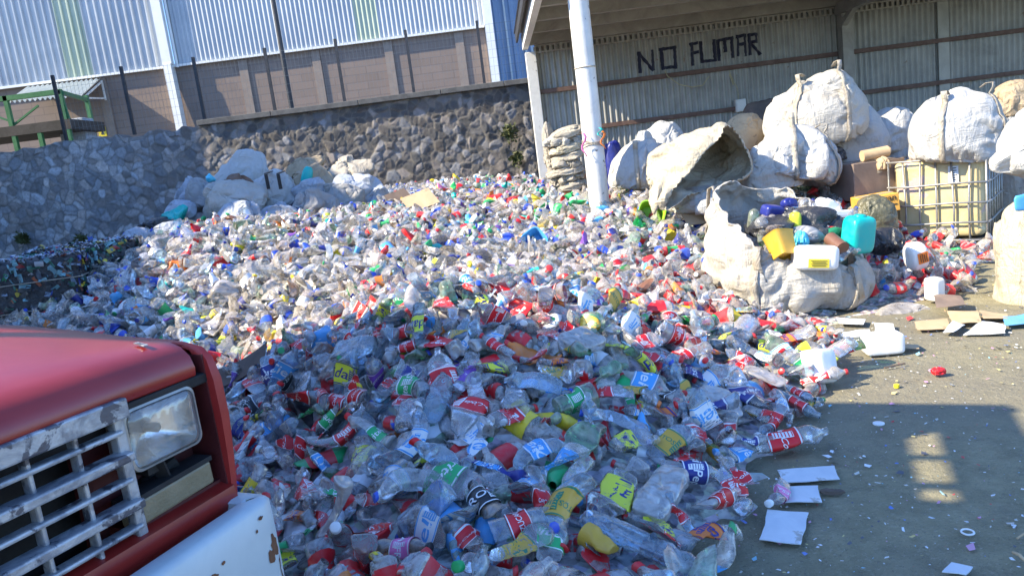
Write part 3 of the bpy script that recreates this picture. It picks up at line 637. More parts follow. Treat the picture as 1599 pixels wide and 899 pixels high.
# bonnet: section along the length, crowned across
sS = np.linspace(SC*2-.128, .128, 60); uu = [(.012, -.006), (.02, .0), (.022, .016), (.012, .044), (-.012, .066), (-.05, .082), (-.12, .094), (-.25, .112), (-.42, .130), (-.65, .148), (-.95, .165), (-1.3, .18), (-1.5, .185)]
rows = []
for f_, z_ in uu:
    cr = .035*np.clip(-f_*2.5+.25, 0, 1)*(1-((sS-SC)/(.91))**2)-.028*np.clip(-f_*4, .12, .55)*np.abs((sS-SC)/.91)**9
    bow = -.05*((sS-SC)/.91)**2*np.clip(1+f_*2, 0, 1)
    rows.append(np.stack([f_+.0*sS+bow*.4, sS, ZL+z_+cr], 1))
P = TV(np.array(rows)); mb = MB(); mb.sheet(P, -.004)
bn = obj('bonnet', mb, M['car_red'], lorry, smooth=True, sharp=50)
mb = MB(); mb.sheet(TV(np.array([[(-.06, .05, ZL+.0905), (-.10, .055, ZL+.096)], [(-.061, .064, ZL+.0895), (-.101, .069, ZL+.095)]])), .002); obj('scratch', mb, M['chrome'], bn)
# wing: front edge post and side
for sg in (1, -1):
    def ss(s): return s if sg == 1 else 2*SC-s
    rows = []
    for z_, so_, fo in [(.80, .178, .0), (.90, .182, .012), (1.0, .187, .02), (1.1, .193, .024), (1.2, .193, .022), (1.255, .188, .012), (1.282, .180, -.006), (1.296, .172, -.05)]:
        rows.append([(fo-.03, ss(.160), z_), (fo, ss(.163), z_), (fo+.002, ss(so_-.012), z_+.002), (fo-.014, ss(so_), z_), (-.12, ss(so_+.004), z_+.006*(z_ < 1.3)), (-.5, ss(so_+.01), z_+.03*(z_ > 1.29)), (-1.5, ss(so_+.012), z_+.045*(z_ > 1.29))])
    rows.append([(-.1, ss(.142), 1.300), (-.1, ss(.143), 1.301), (-.1, ss(.144), 1.302), (-.12, ss(.145), 1.304), (-.2, ss(.146), 1.312), (-.5, ss(.146), 1.33), (-1.5, ss(.146), 1.345)])
    mb = MB(); mb.sheet(TV(np.array(rows)), .004*sg*-1); obj('wing', mb, M['car_chip'], lorry, smooth=True, sharp=45)
# dark inner panels round the lamps
for sg in (1, -1):
    def ms(s): return s if sg == 1 else 2*SC-s
    mb = MB(); tbox(mb, (-.10, ms(.02), 1.03), (.012, .37, .46)); tbox(mb, (-.05, ms(.158), 1.05), (.11, .008, .44)); tbox(mb, (-.06, ms(.02), .925), (.09, .27, .02))
    obj('lamp_panel', mb, M['inner_red'], lorry)
mb = MB(); tbox(mb, (-.02, SC, ZL-.022), (.05, 1.9, .026)); tbox(mb, (-.07, SC, ZL-.055), (.03, 1.9, .05)); obj('seal_strip', mb, M['engine'], lorry, bevel=.004)
mb = MB(); tbox(mb, (-.16, SC, 1.02), (.02, 1.80, .50)); tbox(mb, (-.07, .03, .985), (.05, .12, .03)); mb.tube([T(-.06, .07, 1.02), T(-.09, .0, .99), T(-.05, -.05, .97)], .022, 10); obj('engine_bay', mb, M['engine'], lorry)
# lower valance
mb = MB(); rows = [[(-.02, s, .928), (.022, s, .918), (.03, s, .88), (.01, s, .84), (.0, s, .74)] for s in np.linspace(2*SC-.16, .16, 12)]; mb.sheet(TV(np.array(rows)), .004)
obj('valance', mb, M['car_red'], lorry, smooth=True, sharp=50)
# headlamps: rounded rectangular sealed beam with a bezel
def rrect(w, h, r, n=6):
    o_ = []
    for cx, cy, a0 in ((w/2-r, h/2-r, 0), (-w/2+r, h/2-r, 90), (-w/2+r, -h/2+r, 180), (w/2-r, -h/2+r, 270)):
        for k in range(n+1): a = R_(a0+90*k/n); o_.append((cx+r*math.cos(a), cy+r*math.sin(a)))
    return np.array(o_)
def headlamp(s0, sg):
    ring = [];
    for w, h, f_ in ((.206, .152, -.06), (.206, .152, -.004), (.203, .149, .006), (.192, .138, .008), (.188, .134, .0)):
        r_ = rrect(w, h, .024); ring.append(np.stack([np.full(len(r_), f_), s0+r_[:, 0], 1.134+r_[:, 1]+r_[:, 0]*.0], 1))
    bz = obj('headlamp', MB().grid(TV(np.array(ring)), wrapu=True), M['cage'], lorry, smooth=True, sharp=35)
    ring = []
    for k, f_ in ((1, .0), (.985, .007), (.93, .014), (.75, .019), (.4, .022), (.02, .0225)):
        r_ = rrect(.190*k, .136*k, .022*k); ring.append(np.stack([np.full(len(r_), f_), s0+r_[:, 0], 1.134+r_[:, 1]], 1))
    obj('lens', MB().grid(TV(np.array(ring)), wrapu=True), M['glass_lens'], bz, smooth=True)
    ring = []
    for k, f_ in ((.985, -.002), (.93, -.012), (.8, -.028), (.6, -.043), (.35, -.054), (.12, -.058), (.02, -.058)):
        r_ = rrect(.190*k, .136*k, .022*k); ring.append(np.stack([np.full(len(r_), f_), s0+r_[:, 0], 1.134+r_[:, 1]], 1))
    obj('reflector', MB().grid(TV(np.array(ring)), wrapu=True), M['reflector'], bz, smooth=True)
    mb = MB().tube([T(-.055, s0, 1.134), T(-.02, s0, 1.134), T(-.014, s0, 1.134)], [.012, .012, .006], 12); obj('bulb', mb, M['amber_lens'], bz, smooth=True)
    mb = MB(); tbox(mb, (-.05, s0-.02, 1.045), (.05, .05, .03)); mb.bar(T(-.02, s0-.02, 1.06), T(-.03, s0+.0, 1.0), .03, .008); obj('bracket', mb, M['engine'], bz)
headlamp(.008, 1); headlamp(2*SC-.008, -1)
for sg, s0 in ((1, .005), (-1, 2*SC-.005)):
    mb = MB(); tbox(mb, (-.025, s0, .968), (.05, .235, .058), rotx(.03*sg)); o = obj('side_lamp', mb, M['amber_lens'], lorry, bevel=.006)
    mb = MB(); tbox(mb, (-.03, s0, 1.003), (.06, .245, .012), rotx(.03*sg)); obj('housing', mb, M['engine'], o)
# grille
gl = []; s0, s1 = 2*SC+.098, -.098; zt, zb = 1.226, .872
mb = MB(); tbox(mb, (.005, SC, 1.222), (.05, s1-s0+.02, .046)); tbox(mb, (.0, SC, .892), (.045, s1-s0+.05, .048))
for z_ in (1.112, 1.000): tbox(mb, (.006, SC, z_), (.05, s1-s0, .022))
for z_ in (1.168, 1.056, .945): tbox(mb, (.0, SC, z_), (.036, s1-s0-.01, .012))
nc = 13
for k in range(nc+1):
    s_ = s1-.006-(s1-s0-.012)*k/nc; wd_ = .026 if k in (0, nc) else .011; tbox(mb, (-.006, s_, 1.055), (.03, wd_, .34))
obj('grille', mb, M['chrome'], lorry, bevel=.005)
# bumper: deep channel with wrapped ends
def bumper():
    path = [(-.34, .176), (-.10, .180), (.075, .181), (.098, .177), (.112, .164), (.118, .14), (.128, -.2), (.135, SC)]
    path = path+[(f_, 2*SC-s_) for f_, s_ in path[-2::-1]]
    ct = np.array(path); t = np.concatenate([[0], np.cumsum(np.linalg.norm(np.diff(ct, axis=0), axis=1))]); u = np.unique(np.concatenate([t, np.linspace(0, t[-1], 60)])); ct = np.stack([np.interp(u, t, ct[:, i]) for i in (0, 1)], 1)
    tg = np.gradient(ct, axis=0); tg /= np.linalg.norm(tg, axis=1, keepdims=True); nm = np.stack([-tg[:, 1], tg[:, 0]], 1)   # outward
    nm *= np.sign((nm*np.array([1, 0])).sum(1, keepdims=True)+ (nm[:, 1:2]*(ct[:, 1:2]-SC))*.8+1e-6)
    sec = [(-.055, .855), (-.058, .885), (-.045, .889), (-.01, .888), (.004, .884), (.012, .874), (.014, .80), (.014, .70), (.012, .61), (.0, .598), (-.08, .598)]
    rows = [np.c_[ct+nm*o_, np.full(len(ct), z_)] for o_, z_ in sec]
    mb = MB().sheet(TV(np.array(rows)), .004); b = obj('bumper', mb, M['bumper'], lorry, smooth=True, sharp=40)
    mb = MB()
    for s_, z_, w_, h_ in ((.150, .765, .035, .07), (.135, .745, .03, .04), (.165, .70, .02, .07), (.12, .855, .02, .012), (.10, .83, .008, .012), (-.06, .80, .05, .018), (-.02, .815, .014, .012), (.06, .70, .05, .02)):
        r_ = nr.uniform(.6, 1.1, 13); a = np.linspace(0, 2*math.pi, 14)[:-1]
        fx_ = np.interp(s_, [-.3, .1, .19, .216], [.145, .13, .118, .10])+.0185
        pts = np.stack([np.interp(s_+w_/2*r_*np.cos(a), [-.2, .14, .164, .177, .181], [.128, .118, .112, .098, .08])+.0155, s_+w_/2*r_*np.cos(a), z_+h_/2*r_*np.sin(a)], 1)
        mb.add(TV(pts), [tuple(range(13))])
    obj('rust_patch', mb, M['rust'], b)
bumper()
# cab, chassis, cargo body with a tall load (beyond the frame: they throw the shade)
def mbT(pts): return TV(np.array(pts, float))
mb = MB(); prof_c = [(-1.48, 1.36), (-1.50, .75), (-3.1, .75), (-3.1, 2.12), (-2.95, 2.2), (-2.1, 2.2), (-1.95, 2.12)]
Lp = mbT([(f_, .19, z_) for f_, z_ in prof_c]); Rp = mbT([(f_, 2*SC-.19, z_) for f_, z_ in prof_c]); k = len(prof_c)
mb.add(np.concatenate([Lp, Rp]), [tuple(range(k)), tuple(range(2*k-1, k-1, -1))]+[(i, (i+k), (i+1) % k+k, (i+1) % k) for i in range(k)]); obj('cab', mb, M['car_red'], lorry, bevel=.02)
mb = MB(); mb.add(mbT([(-1.515, .05, 1.45), (-1.515, 2*SC-.05, 1.45), (-1.905, 2*SC-.12, 2.06), (-1.905, .12, 2.06)])+TF*.03, [(0, 1, 2, 3)]); obj('windscreen', mb, M['glass_cab'], lorry)
for s_ in (.2, 2*SC-.2): mb = MB(); mb.add(mbT([(-1.75, s_, 1.45), (-2.9, s_, 1.45), (-2.9, s_, 2.05), (-2.1, s_, 2.05)]), [(0, 1, 2, 3)]); obj('side_window', mb, M['glass_cab'], lorry)
mb = MB()
for s_ in (SC-.4, SC+.4): tbox(mb, (-4.2, s_, .72), (6.0, .1, .18))
obj('chassis', mb, M['engine'], lorry)
for f_, ww in ((-.95, .24), (-5.6, .46)):
    for s_ in (.02, 2*SC-.02):
        c = T(f_, s_, .42); mb = MB().lathe([(-ww/2, .28), (-ww/2+.02, .40), (-ww/2+.05, .42), (ww/2-.05, .42), (ww/2-.02, .40), (ww/2, .28)], 30, M=(np.stack([TF, np.array([0, 0, 1.]), TN], 1), c)); w_ = obj('wheel', mb, M['tyre'], lorry, smooth=True, sharp=40)
        mb = MB().lathe([(-ww/2-.005, .26), (ww/2+.005, .26)], 24, M=(np.stack([TF, np.array([0, 0, 1.]), TN], 1), c)); obj('rim', mb, M['trim_white'], w_)
ZT = 3.84; F0 = -1.53; F1 = -7.3; SE = .34
mb = MB(); tbox(mb, ((F1-3.15)/2, SC, 1.0), (F1+3.15, 2*(SE-SC), .14)); obj('cargo_floor', mb, M['beam'], lorry)
for s_ in (SE, 2*SC-SE):
    mb = MB()
    for z_ in np.arange(1.2, 3.8, .245): tbox(mb, ((F1-3.15)/2, s_, z_), (abs(F1+3.15), .04, .243))
    obj('side_boards', mb, M['card_brown'], lorry)
mb = MB(); tbox(mb, (-3.15, SC, 2.2), (.06, 2*(SE-SC), 2.4)); tbox(mb, (F1, SC, 2.4), (.06, 2*(SE-SC), 2.8)); obj('head_board', mb, M['card_brown'], lorry)
# over-cab rack, unseen: three gaps and edge shaped for sun patches and shade
dn = np.array([math.cos(SUN_AZ), math.sin(SUN_AZ), -math.tan(SUN_EL)])
def up_shadow(px, py, z):   # plan point at height z whose shadow falls at a photo point
    return atz(px, py)-dn*(z/-dn[2])
def loc(p): d = np.asarray(p)-TO; return d@TF, d@TN
hp = []
for px, py in ((1469, 672), (1464, 709), (1463, 714), (1456, 750), (1453, 758), (1449, 777)): a, b = loc(up_shadow(px, py, ZT)); hp.append((a, b))

F0, SE2 = loc(up_shadow(1578, 632, ZT)); SR = 2*SC-SE2
a0 = np.mean([h[0] for h in hp]); hw = .085; bs_ = [h[1] for h in hp]
mb = MB()
def rk(f0, f1, s0_, s1_): tbox(mb, ((f0+f1)/2, (s0_+s1_)/2, ZT-.02), (abs(f1-f0), abs(s1_-s0_), .04))
rk(a0+hw, F0, SR, SE2); rk(a0-hw, -3.2, SR, SE2)
cuts = sorted([tuple(sorted(bs_[k:k+2])) for k in (0, 2, 4)]); e0 = SR
for c0, c1 in cuts:
    if c0 > e0: rk(a0-hw, a0+hw, e0, c0)
    e0 = max(e0, c1)
rk(a0-hw, a0+hw, e0, SE2)
obj('rack_floor', mb, M['beam'], lorry)
mb = MB()
for s_ in (SE2-.04, SR+.04):
    mb.bar(T(F0+.04, s_, ZT-.04), T(-1.75, s_*.0+(.17 if s_ > SC else 2*SC-.17), 2.05), .06, .06); mb.bar(T(-3.15, s_, 3.3), T(-2.6, s_, ZT-.03), .05, .05)
obj('rack_strut', mb, M['beam'], lorry)
mb = MB(); P = []
for f_ in np.linspace(-3.1, F1, 30): P.append([(f_, s_, 3.55+.29*min(1, 1.6*math.sin(math.pi*(i+.5)/14)**.5)) for i, s_ in enumerate(np.linspace(SR, SE2, 14))])
P = TV(np.array(P)); P[..., 2] += .03*vn(P.reshape(-1, 3)*3, 5).reshape(P.shape[:2]); P[:, -1, 2] = ZT-.01; mb.sheet(P, .03); obj('tarp', mb, M['sack_blue'], lorry, smooth=True)
mb = MB(); tbox(mb, ((F1-3.15)/2, SE2-.03, 3.4), (abs(F1+3.15), .05, .85)); obj('side_extension', mb, M['card_brown'], lorry)
# ------------------------------------------------------------------ sacks
def superdir(nu, nv):
    th = np.linspace(0, 2*math.pi, nu, endpoint=False); ph = np.linspace(-math.pi/2, math.pi/2, nv); T, Ph = np.meshgrid(th, ph); return T, Ph
def sp(x, e): return np.sign(x)*np.abs(x)**e
def sack_mb(c, size, seed, rot=0.0, e1=.6, e2=.7, lump=.10, fold=.045, tilt=(0, 0), sag=.0, pinch=None, nu=132, nv=84, fdir=(1, 1, .35), fs=5.0, flat=.0):
    """soft sack: rounded box swollen, creased and sagging; c is its centre, size full extents"""
    T, Ph = superdir(nu, nv); sx, sy, sz = np.array(size)/2
    x = sp(np.cos(Ph), e1)*sp(np.cos(T), e2); y = sp(np.cos(Ph), e1)*sp(np.sin(T), e2); z = sp(np.sin(Ph), e1)
    U = np.stack([x, y, z], -1).reshape(-1, 3); P = U*[sx, sy, sz]; Rm = max(sx, sy, sz)
    nrm = U/np.linalg.norm(U, axis=1, keepdims=True)
    P = P+nrm*(lump*Rm*fbm(U*1.4+seed*3.1, seed, 2))[:, None]
    Q = P/Rm*np.array(fdir)*fs+seed*1.7; Q = Q+.5*np.stack([vn(Q*.5, seed+1), vn(Q*.5, seed+2), vn(Q*.5, seed+3)], 1)
    cr = ridge(Q, seed+5)
    Q2 = Q*1.9+.7*np.stack([vn(Q*.9, seed+11), vn(Q*.9, seed+12), vn(Q*.9, seed+13)], 1); n1 = np.abs(vn(Q, seed+5)); n2 = np.abs(vn(Q2, seed+9)); n3 = np.abs(vn(Q2*2.1, seed+14))
    P = P+nrm*(fold*.62*Rm*(.75-1.6*np.exp(-n1*7)*1.0+1.1*n1-.75*np.exp(-n2*6)+.5*n2-.3*np.exp(-n3*6)))[:, None]
    if flat: P[:, 2] = np.where(P[:, 2] < -sz*(1-flat), -sz*(1-flat)+(P[:, 2]+sz*(1-flat))*.15, P[:, 2])
    if sag: k = 1+sag*np.clip(-P[:, 2]/sz, -1, 1); P[:, 0] *= k; P[:, 1] *= k
    if pinch:      # tied neck: (axis vector, start, strength)
        d = np.array(pinch[0], float); d /= np.linalg.norm(d); t = P@d; tt = np.clip((t-pinch[1]*Rm)/(Rm*(1.15-pinch[1])), 0, 1); k = 1-pinch[2]*tt**.7
        ax = np.outer(t, d); P = ax+(P-ax)*k[:, None]+d*(tt*Rm*.12)[:, None]
        r_ = P-np.outer(P@d, d); a_ = np.arctan2(r_@np.cross(d, (0.3, .2, .9)), r_@np.cross(d, np.cross(d, (.3, .2, .9)))); P = P+r_*(tt*.18*np.sin(a_*9+seed))[:, None]
    P = P@(rotz(rot)@rotx(tilt[0])@roty(tilt[1])).T+np.array(c)
    mb = MB(); mb.grid(P.reshape(nv, nu, 3), wrapu=True); return mb
SACKS = 0
def sack(px, py, y, wpx, hpx, mat, label, depth=None, name='sack', group=None, cat='sack', seed=None, dz=0, **k):
    global SACKS; SACKS += 1; seed = SACKS if seed is None else seed
    c = at(px, py, y)+np.array([0, 0, dz]); s_ = y/F; w_, h_ = wpx*s_, hpx*s_
    kind = k.get('kind') or (('crate', 'box', 'slump')[seed % 3] if k.get('e1', .6) <= .45 else ('slump', 'wide', 'slump', 'box', 'wide')[seed % 5])
    if k.get('fold', 0) >= .16 and not k.get('kind'): kind = 'pillow'
    if y > 10.3 and px < 620:      # the slack sacks by the wall slump every which way
        r9 = random.Random(seed*7+1); kind = ('wide', 'crate', 'tied', 'wide', 'slump')[seed % 5]; t0 = k.get('tilt', (0, 0)); k['tilt'] = (t0[0]+r9.uniform(-.5, .5), t0[1]+r9.uniform(-.45, .45)); k['spin'] = r9.uniform(0, 6.28)
        w_ *= 1.12; h_ *= 1.08
    mb = bag_mb(kind, c, (w_, depth or min(w_, h_)*1.05, h_), seed, k.get('rot', 0), k.get('tilt', (0, 0)), (.2 if y > 10.3 and px < 620 else min(.09, k.get('lump', .06))), k.get('spin', seed*1.3), 1 if seed % 2 else -1)
    o = obj(name, mb, M[mat], smooth=True)
    if wpx > 55 and hpx > 40: md = o.modifiers.new('smooth', 'SUBSURF'); md.levels = 1; md.render_levels = 1
    tag(o, label, cat, group); return o
G1 = 'filled sacks against the stone wall'
sack(379, 269, 12.6, 66, 72, 'sack_white', 'upright pale white sack standing tallest against the stone wall', group=G1, kind='crate', rot=.2, depth=.5)
sack(356, 318, 11.0, 100, 78, 'sack_dirty', 'large pale sack with torn brown cloth over its top', group=G1, e1=.7, tilt=(0, -.3), sag=.25, fold=.05)
sack(372, 296, 11.05, 62, 44, 'sack_brown', 'torn brown cloth draped over the large pale sack', name='cloth', cat='cloth', e1=.9, fold=.2, tilt=(0, .5), depth=.5)
o = sack(428, 298, 11.5, 66, 56, 'sack_white', 'boxy white sack with two dark straps beside the tan sack', group=G1, e1=.35, e2=.45, fold=.03)
mb = MB(); P0 = o.location
for px in (417, 436):
    a = at(px, 272, 11.2); mb.bar(a+(0, -.06, .0), a+(0, -.05, -.22), .05, .015); mb.bar(a+(0, -.05, .01), a+(0, .25, .04), .05, .015)
obj('strap', mb, M['black'], o)
sack(495, 283, 12.0, 70, 42, 'sack_tan', 'fat tan sack with a green printed patch', group=G1, e1=.8, tilt=(0, .1))
mb = MB(); a = at(480, 276, 11.62); mb.bar(a+(-.05, 0, -.12), a+(.1, 0, .14), .03, .12, (0, 1, 0)); 
mb = sack_mb(at(479, 277, 11.74), (.16, .1, .34), 91, tilt=(0, .4), fold=.02, nu=24, nv=16); tag(obj('cloth_patch', mb, M['teal'], smooth=True), 'green strip lying on the fat tan sack', 'cloth')
sack(475, 261, 12.8, 56, 26, 'sack_tan', 'small peach sack top peeking behind the fat tan sack', group=G1, e1=.8, seed=17)
sack(545, 263, 12.8, 76, 36, 'sack_rag', 'rolled grey sack lying highest against the dark stone wall', group=G1, e1=.8, fold=.09, tilt=(0, .15))
sack(562, 294, 11.5, 86, 46, 'sack_blue', 'plump blue-white sack lying at the end of the row nearest the column', group=G1, e1=.75, tilt=(0, .1))
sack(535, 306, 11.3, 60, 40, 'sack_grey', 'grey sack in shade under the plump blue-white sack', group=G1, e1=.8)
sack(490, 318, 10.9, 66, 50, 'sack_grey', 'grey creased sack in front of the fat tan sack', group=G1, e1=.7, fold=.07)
sack(486, 300, 11.4, 50, 36, 'sack_blue', 'small slate coloured sack wedged between strapped sack and tan sack', group=G1, e1=.8)
sack(437, 332, 10.7, 62, 34, 'sack_blue', 'low lilac sack lying just below the strapped white sack', group=G1, e1=.85)
sack(372, 336, 10.5, 76, 44, 'sack_blue', 'smooth bluish sack lying in front of the large pale sack', group=G1, e1=.85, tilt=(0, -.2))
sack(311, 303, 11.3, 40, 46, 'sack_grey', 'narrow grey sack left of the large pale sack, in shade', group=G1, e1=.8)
sack(296, 301, 11.6, 32, 44, 'sack_blue', 'small pale blue sack beside the narrow grey sack', group=G1, e1=.7)
sack(283, 325, 10.9, 44, 30, 'sack_blue', 'blue netted bundle just above the green cloth', group=G1, e1=.9, fold=.1)
sack(267, 341, 10.6, 52, 20, 'teal', 'bright green cloth crumpled by the stone wall', name='cloth', cat='cloth', e1=.9, fold=.16, tilt=(0, -.25))
sack(252, 352, 10.4, 64, 22, 'film_black', 'dark crumpled film below the green cloth', name='film', cat='film', e1=.9, fold=.15)
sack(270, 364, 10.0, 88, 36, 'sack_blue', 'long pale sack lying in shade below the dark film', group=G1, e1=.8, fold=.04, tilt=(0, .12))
sack(214, 375, 9.6, 62, 40, 'sack_blue', 'pale blue plastic sack lying above the pressed bales', group=G1, e1=.8, fold=.06)
sack(338, 312, 11.25, 30, 40, 'sack_rag', 'olive sack half hidden behind the large pale sack', group=G1, e1=.8)
sack(328, 277, 11.9, 14, 12, 'cyan', 'small bright blue bundle behind the large pale sack', name='bundle', cat='bundle', fold=.1, nu=40, nv=24)

# folded sacks stacked beside the column
G2 = 'folded sacks stacked beside the column'
wd = ['topmost', 'second from the top', 'third from the top', 'fourth from the top', 'fifth from the top', 'sixth from the top', 'seventh from the top', 'lowest']
for k in range(8):
    yk = 207+k*11.6; xk = 884+rng.uniform(-7, 5)+k*.6
    sack(xk, yk, 10.6, 58+rng.uniform(-6, 8), 18, ['sack_rag', 'sack_dirty', 'sack_cream'][k % 3] if k < 4 else 'sack_rag', 'folded dirty sack, %s in the stack by the pipe column' % wd[k], depth=.45, name='folded_sack', group=G2, e1=.75, e2=.6, fold=.14, fs=4, tilt=(0, rng.uniform(-.22, .12)), seed=40+k, fdir=(1, 1, 3))
sack(860, 240, 10.9, 26, 100, 'sack_rag', 'lumpy grey rags slumped between shed corner post and folded sacks', name='rag_bundle', cat='rags', e1=.6, fold=.2, seed=60)

# big white sacks under the shed
G3 = 'big white bags heaped under the shed'
def strap_on(o, a, lo, hi, w=.03, loop=True, mat='sack_rag'):
    me = o.data; V = np.zeros(len(me.vertices)*3); me.vertices.foreach_get('co', V); V = V.reshape(-1, 3); c = (V.max(0)+V.min(0))/2; D = V-c; L = np.linalg.norm(D, axis=1); U = D/L[:, None]; pts = []
    for ph in np.linspace(lo, hi, 18):
        d = np.array([math.cos(ph)*math.cos(a), math.cos(ph)*math.sin(a), math.sin(ph)]); i = np.argsort(-(U@d))[:5]; pts.append(c+d*(L[i].max()*1.004+.006))
    pts = np.array(pts); tn = np.array([-math.sin(a), math.cos(a), 0])*w
    if loop:
        e = pts[-1]; u = (e-c)/np.linalg.norm(e-c); s_ = pts[-1]-pts[-2]; s_ /= np.linalg.norm(s_); pts = np.concatenate([pts, [e+u*.07+s_*.02, e+u*.11+s_*.06, e+u*.06+s_*.11, e+s_*.12-u*.01]])
    mb = MB().sheet(np.stack([pts-tn, pts+tn], 1)+np.array(o.location), .005); obj('strap', mb, M[mat], o, smooth=True)
def bigbag(*a, **k):
    st = k.pop('straps', ()); o = sack(*a, name='bulk_bag', group=G3, cat='bulk bag', **k)
    for q_ in st: strap_on(o, *q_)
    return o
bigbag(1000, 250, 9.9, 92, 92, 'sack_white', 'white gathered bag between the pipe column and the open cream bag', kind='tied', tilt=(0, .2), straps=((-1.8, -1.0, .6),))
bigbag(1038, 222, 10.3, 66, 66, 'sack_white', 'white peaked bag behind the gathered white bag', e1=.45, tilt=(.1, .6), fold=.04)
bigbag(1242, 238, 9.1, 152, 84, 'sack_white', 'wide sagging white bag below the biggest round bag', kind='wide', tilt=(0, .30), depth=1.0, spin=2.6, straps=((-1.9, -.6, 1.2), (-.7, -.9, .6)))
bigbag(1205, 268, 8.95, 100, 56, 'sack_dirty', 'low white bag drooping behind the open bag full of containers', e1=.8, fold=.06)
bigbag(1282, 167, 9.5, 142, 104, 'sack_dirty', 'biggest round white bag on top of the heap', kind='slump', tilt=(.1, -.18), depth=1.0, spin=.5, straps=((-1.35, -1.1, .9), (-2.6, -.9, .7)))
bigbag(1232, 180, 9.7, 84, 72, 'sack_white', 'white bag squeezed behind the biggest round bag', e1=.7, fold=.05)
bigbag(1342, 204, 9.9, 78, 90, 'sack_white', 'folded white bag right below the biggest round bag', e1=.55, tilt=(0, -.3), fold=.08)
bigbag(1388, 204, 10.2, 76, 78, 'sack_white', 'flat-sided white bag with a pointed corner near the shed wall', e1=.35, tilt=(.1, .55), fold=.03)
bigbag(1494, 197, 8.45, 136, 114, 'sack_white', 'boxy sunlit white bag standing on the caged tank', kind='crate', tilt=(0, .12), depth=1.0, spin=.35, straps=((-2.35, -1.0, .75), (-1.0, -1.0, .72)))
bigbag(1532, 205, 8.9, 90, 90, 'sack_dirty', 'creased dirty bag end behind the boxy sunlit bag', e1=.6, fold=.06)
bigbag(1612, 232, 6.3, 128, 132, 'sack_white', 'tied white bag with a frayed neck on top of the tall cream sack', kind='tied', tilt=(0, -1.9), spin=.4, depth=.8)
o = bigbag(1618, 390, 5.95, 118, 184, 'sack_cream', 'tall cream sack standing on the dirt with a blue rag on it', kind='full', depth=.66, lump=.04, spin=.2, straps=((-2.4, -1.2, 1.0),))
mb = sack_mb(at(1600, 316, 5.62), (.16, .03, .12), 77, fold=.05, nu=24, nv=16, e1=.4); tag(obj('rag', mb, M['sky'], smooth=True), 'blue rag hanging on the tall cream sack', 'rag')
sack(1585, 152, 9.6, 80, 54, 'sack_tan', 'straw coloured sack behind the boxy sunlit bag', e1=.8, group=G3, seed=71)
def stand(px, y, w, d, h, mat, label, kind, seed, z0=0.0):
    c = at(px, 200, y); mb = bag_mb(kind, (c[0], y, z0+h/2), (w, d, h), seed, seed*.7, (0, 0), .05, seed*1.1); o = obj('bulk_bag', mb, M[mat], smooth=True); tag(o, label, 'bulk bag', G3); return o
stand(1588, 9.6, 1.0, 1.0, 1.5, 'sack_dirty', 'dirty bag standing on the dirt underneath the straw coloured sack', 'crate', 83)
stand(1300, 9.75, 1.25, .95, 1.55, 'sack_dirty', 'dirty bag on the dirt underneath the biggest round bag', 'box', 84)
stand(1395, 10.2, 1.1, .9, 1.35, 'sack_dirty', 'dirty bag on the dirt underneath the flat-sided white bag', 'crate', 85)
sack(1165, 205, 10.2, 66, 58, 'card', 'peaked tan paper sack behind the open cream bag', name='paper_sack', cat='paper sack', e1=.4, tilt=(0, .5), fold=.03)
sack(1192, 178, 11.2, 66, 40, 'card_dark', 'dark brown carton heap against the shed wall by the electrical box', name='crushed_carton', cat='carton', e1=.35, fold=.05, tilt=(0, -.1))
sack(1098, 306, 8.7, 118, 44, 'sack_dirty', 'flattened white bag lying beneath the open cream bag', group=G3, name='bulk_bag', cat='bulk bag', e1=.8, fold=.06, depth=.9)
sack(1118, 320, 8.2, 70, 24, 'sack_white', 'crumpled white cloth beside the flat cardboard', name='cloth', cat='cloth', e1=.9, fold=.13)
sack(960, 265, 10.6, 40, 90, 'navy', 'dark blue bundle hidden behind the pipe column', name='bundle', cat='bundle', e1=.6, fold=.08, seed=73)
sack(1218, 192, 10.4, 30, 20, 'cyan', 'pale blue plastic bundle behind the peaked paper sack', name='bundle', cat='bundle', e1=.8, fold=.1, nu=40, nv=24)

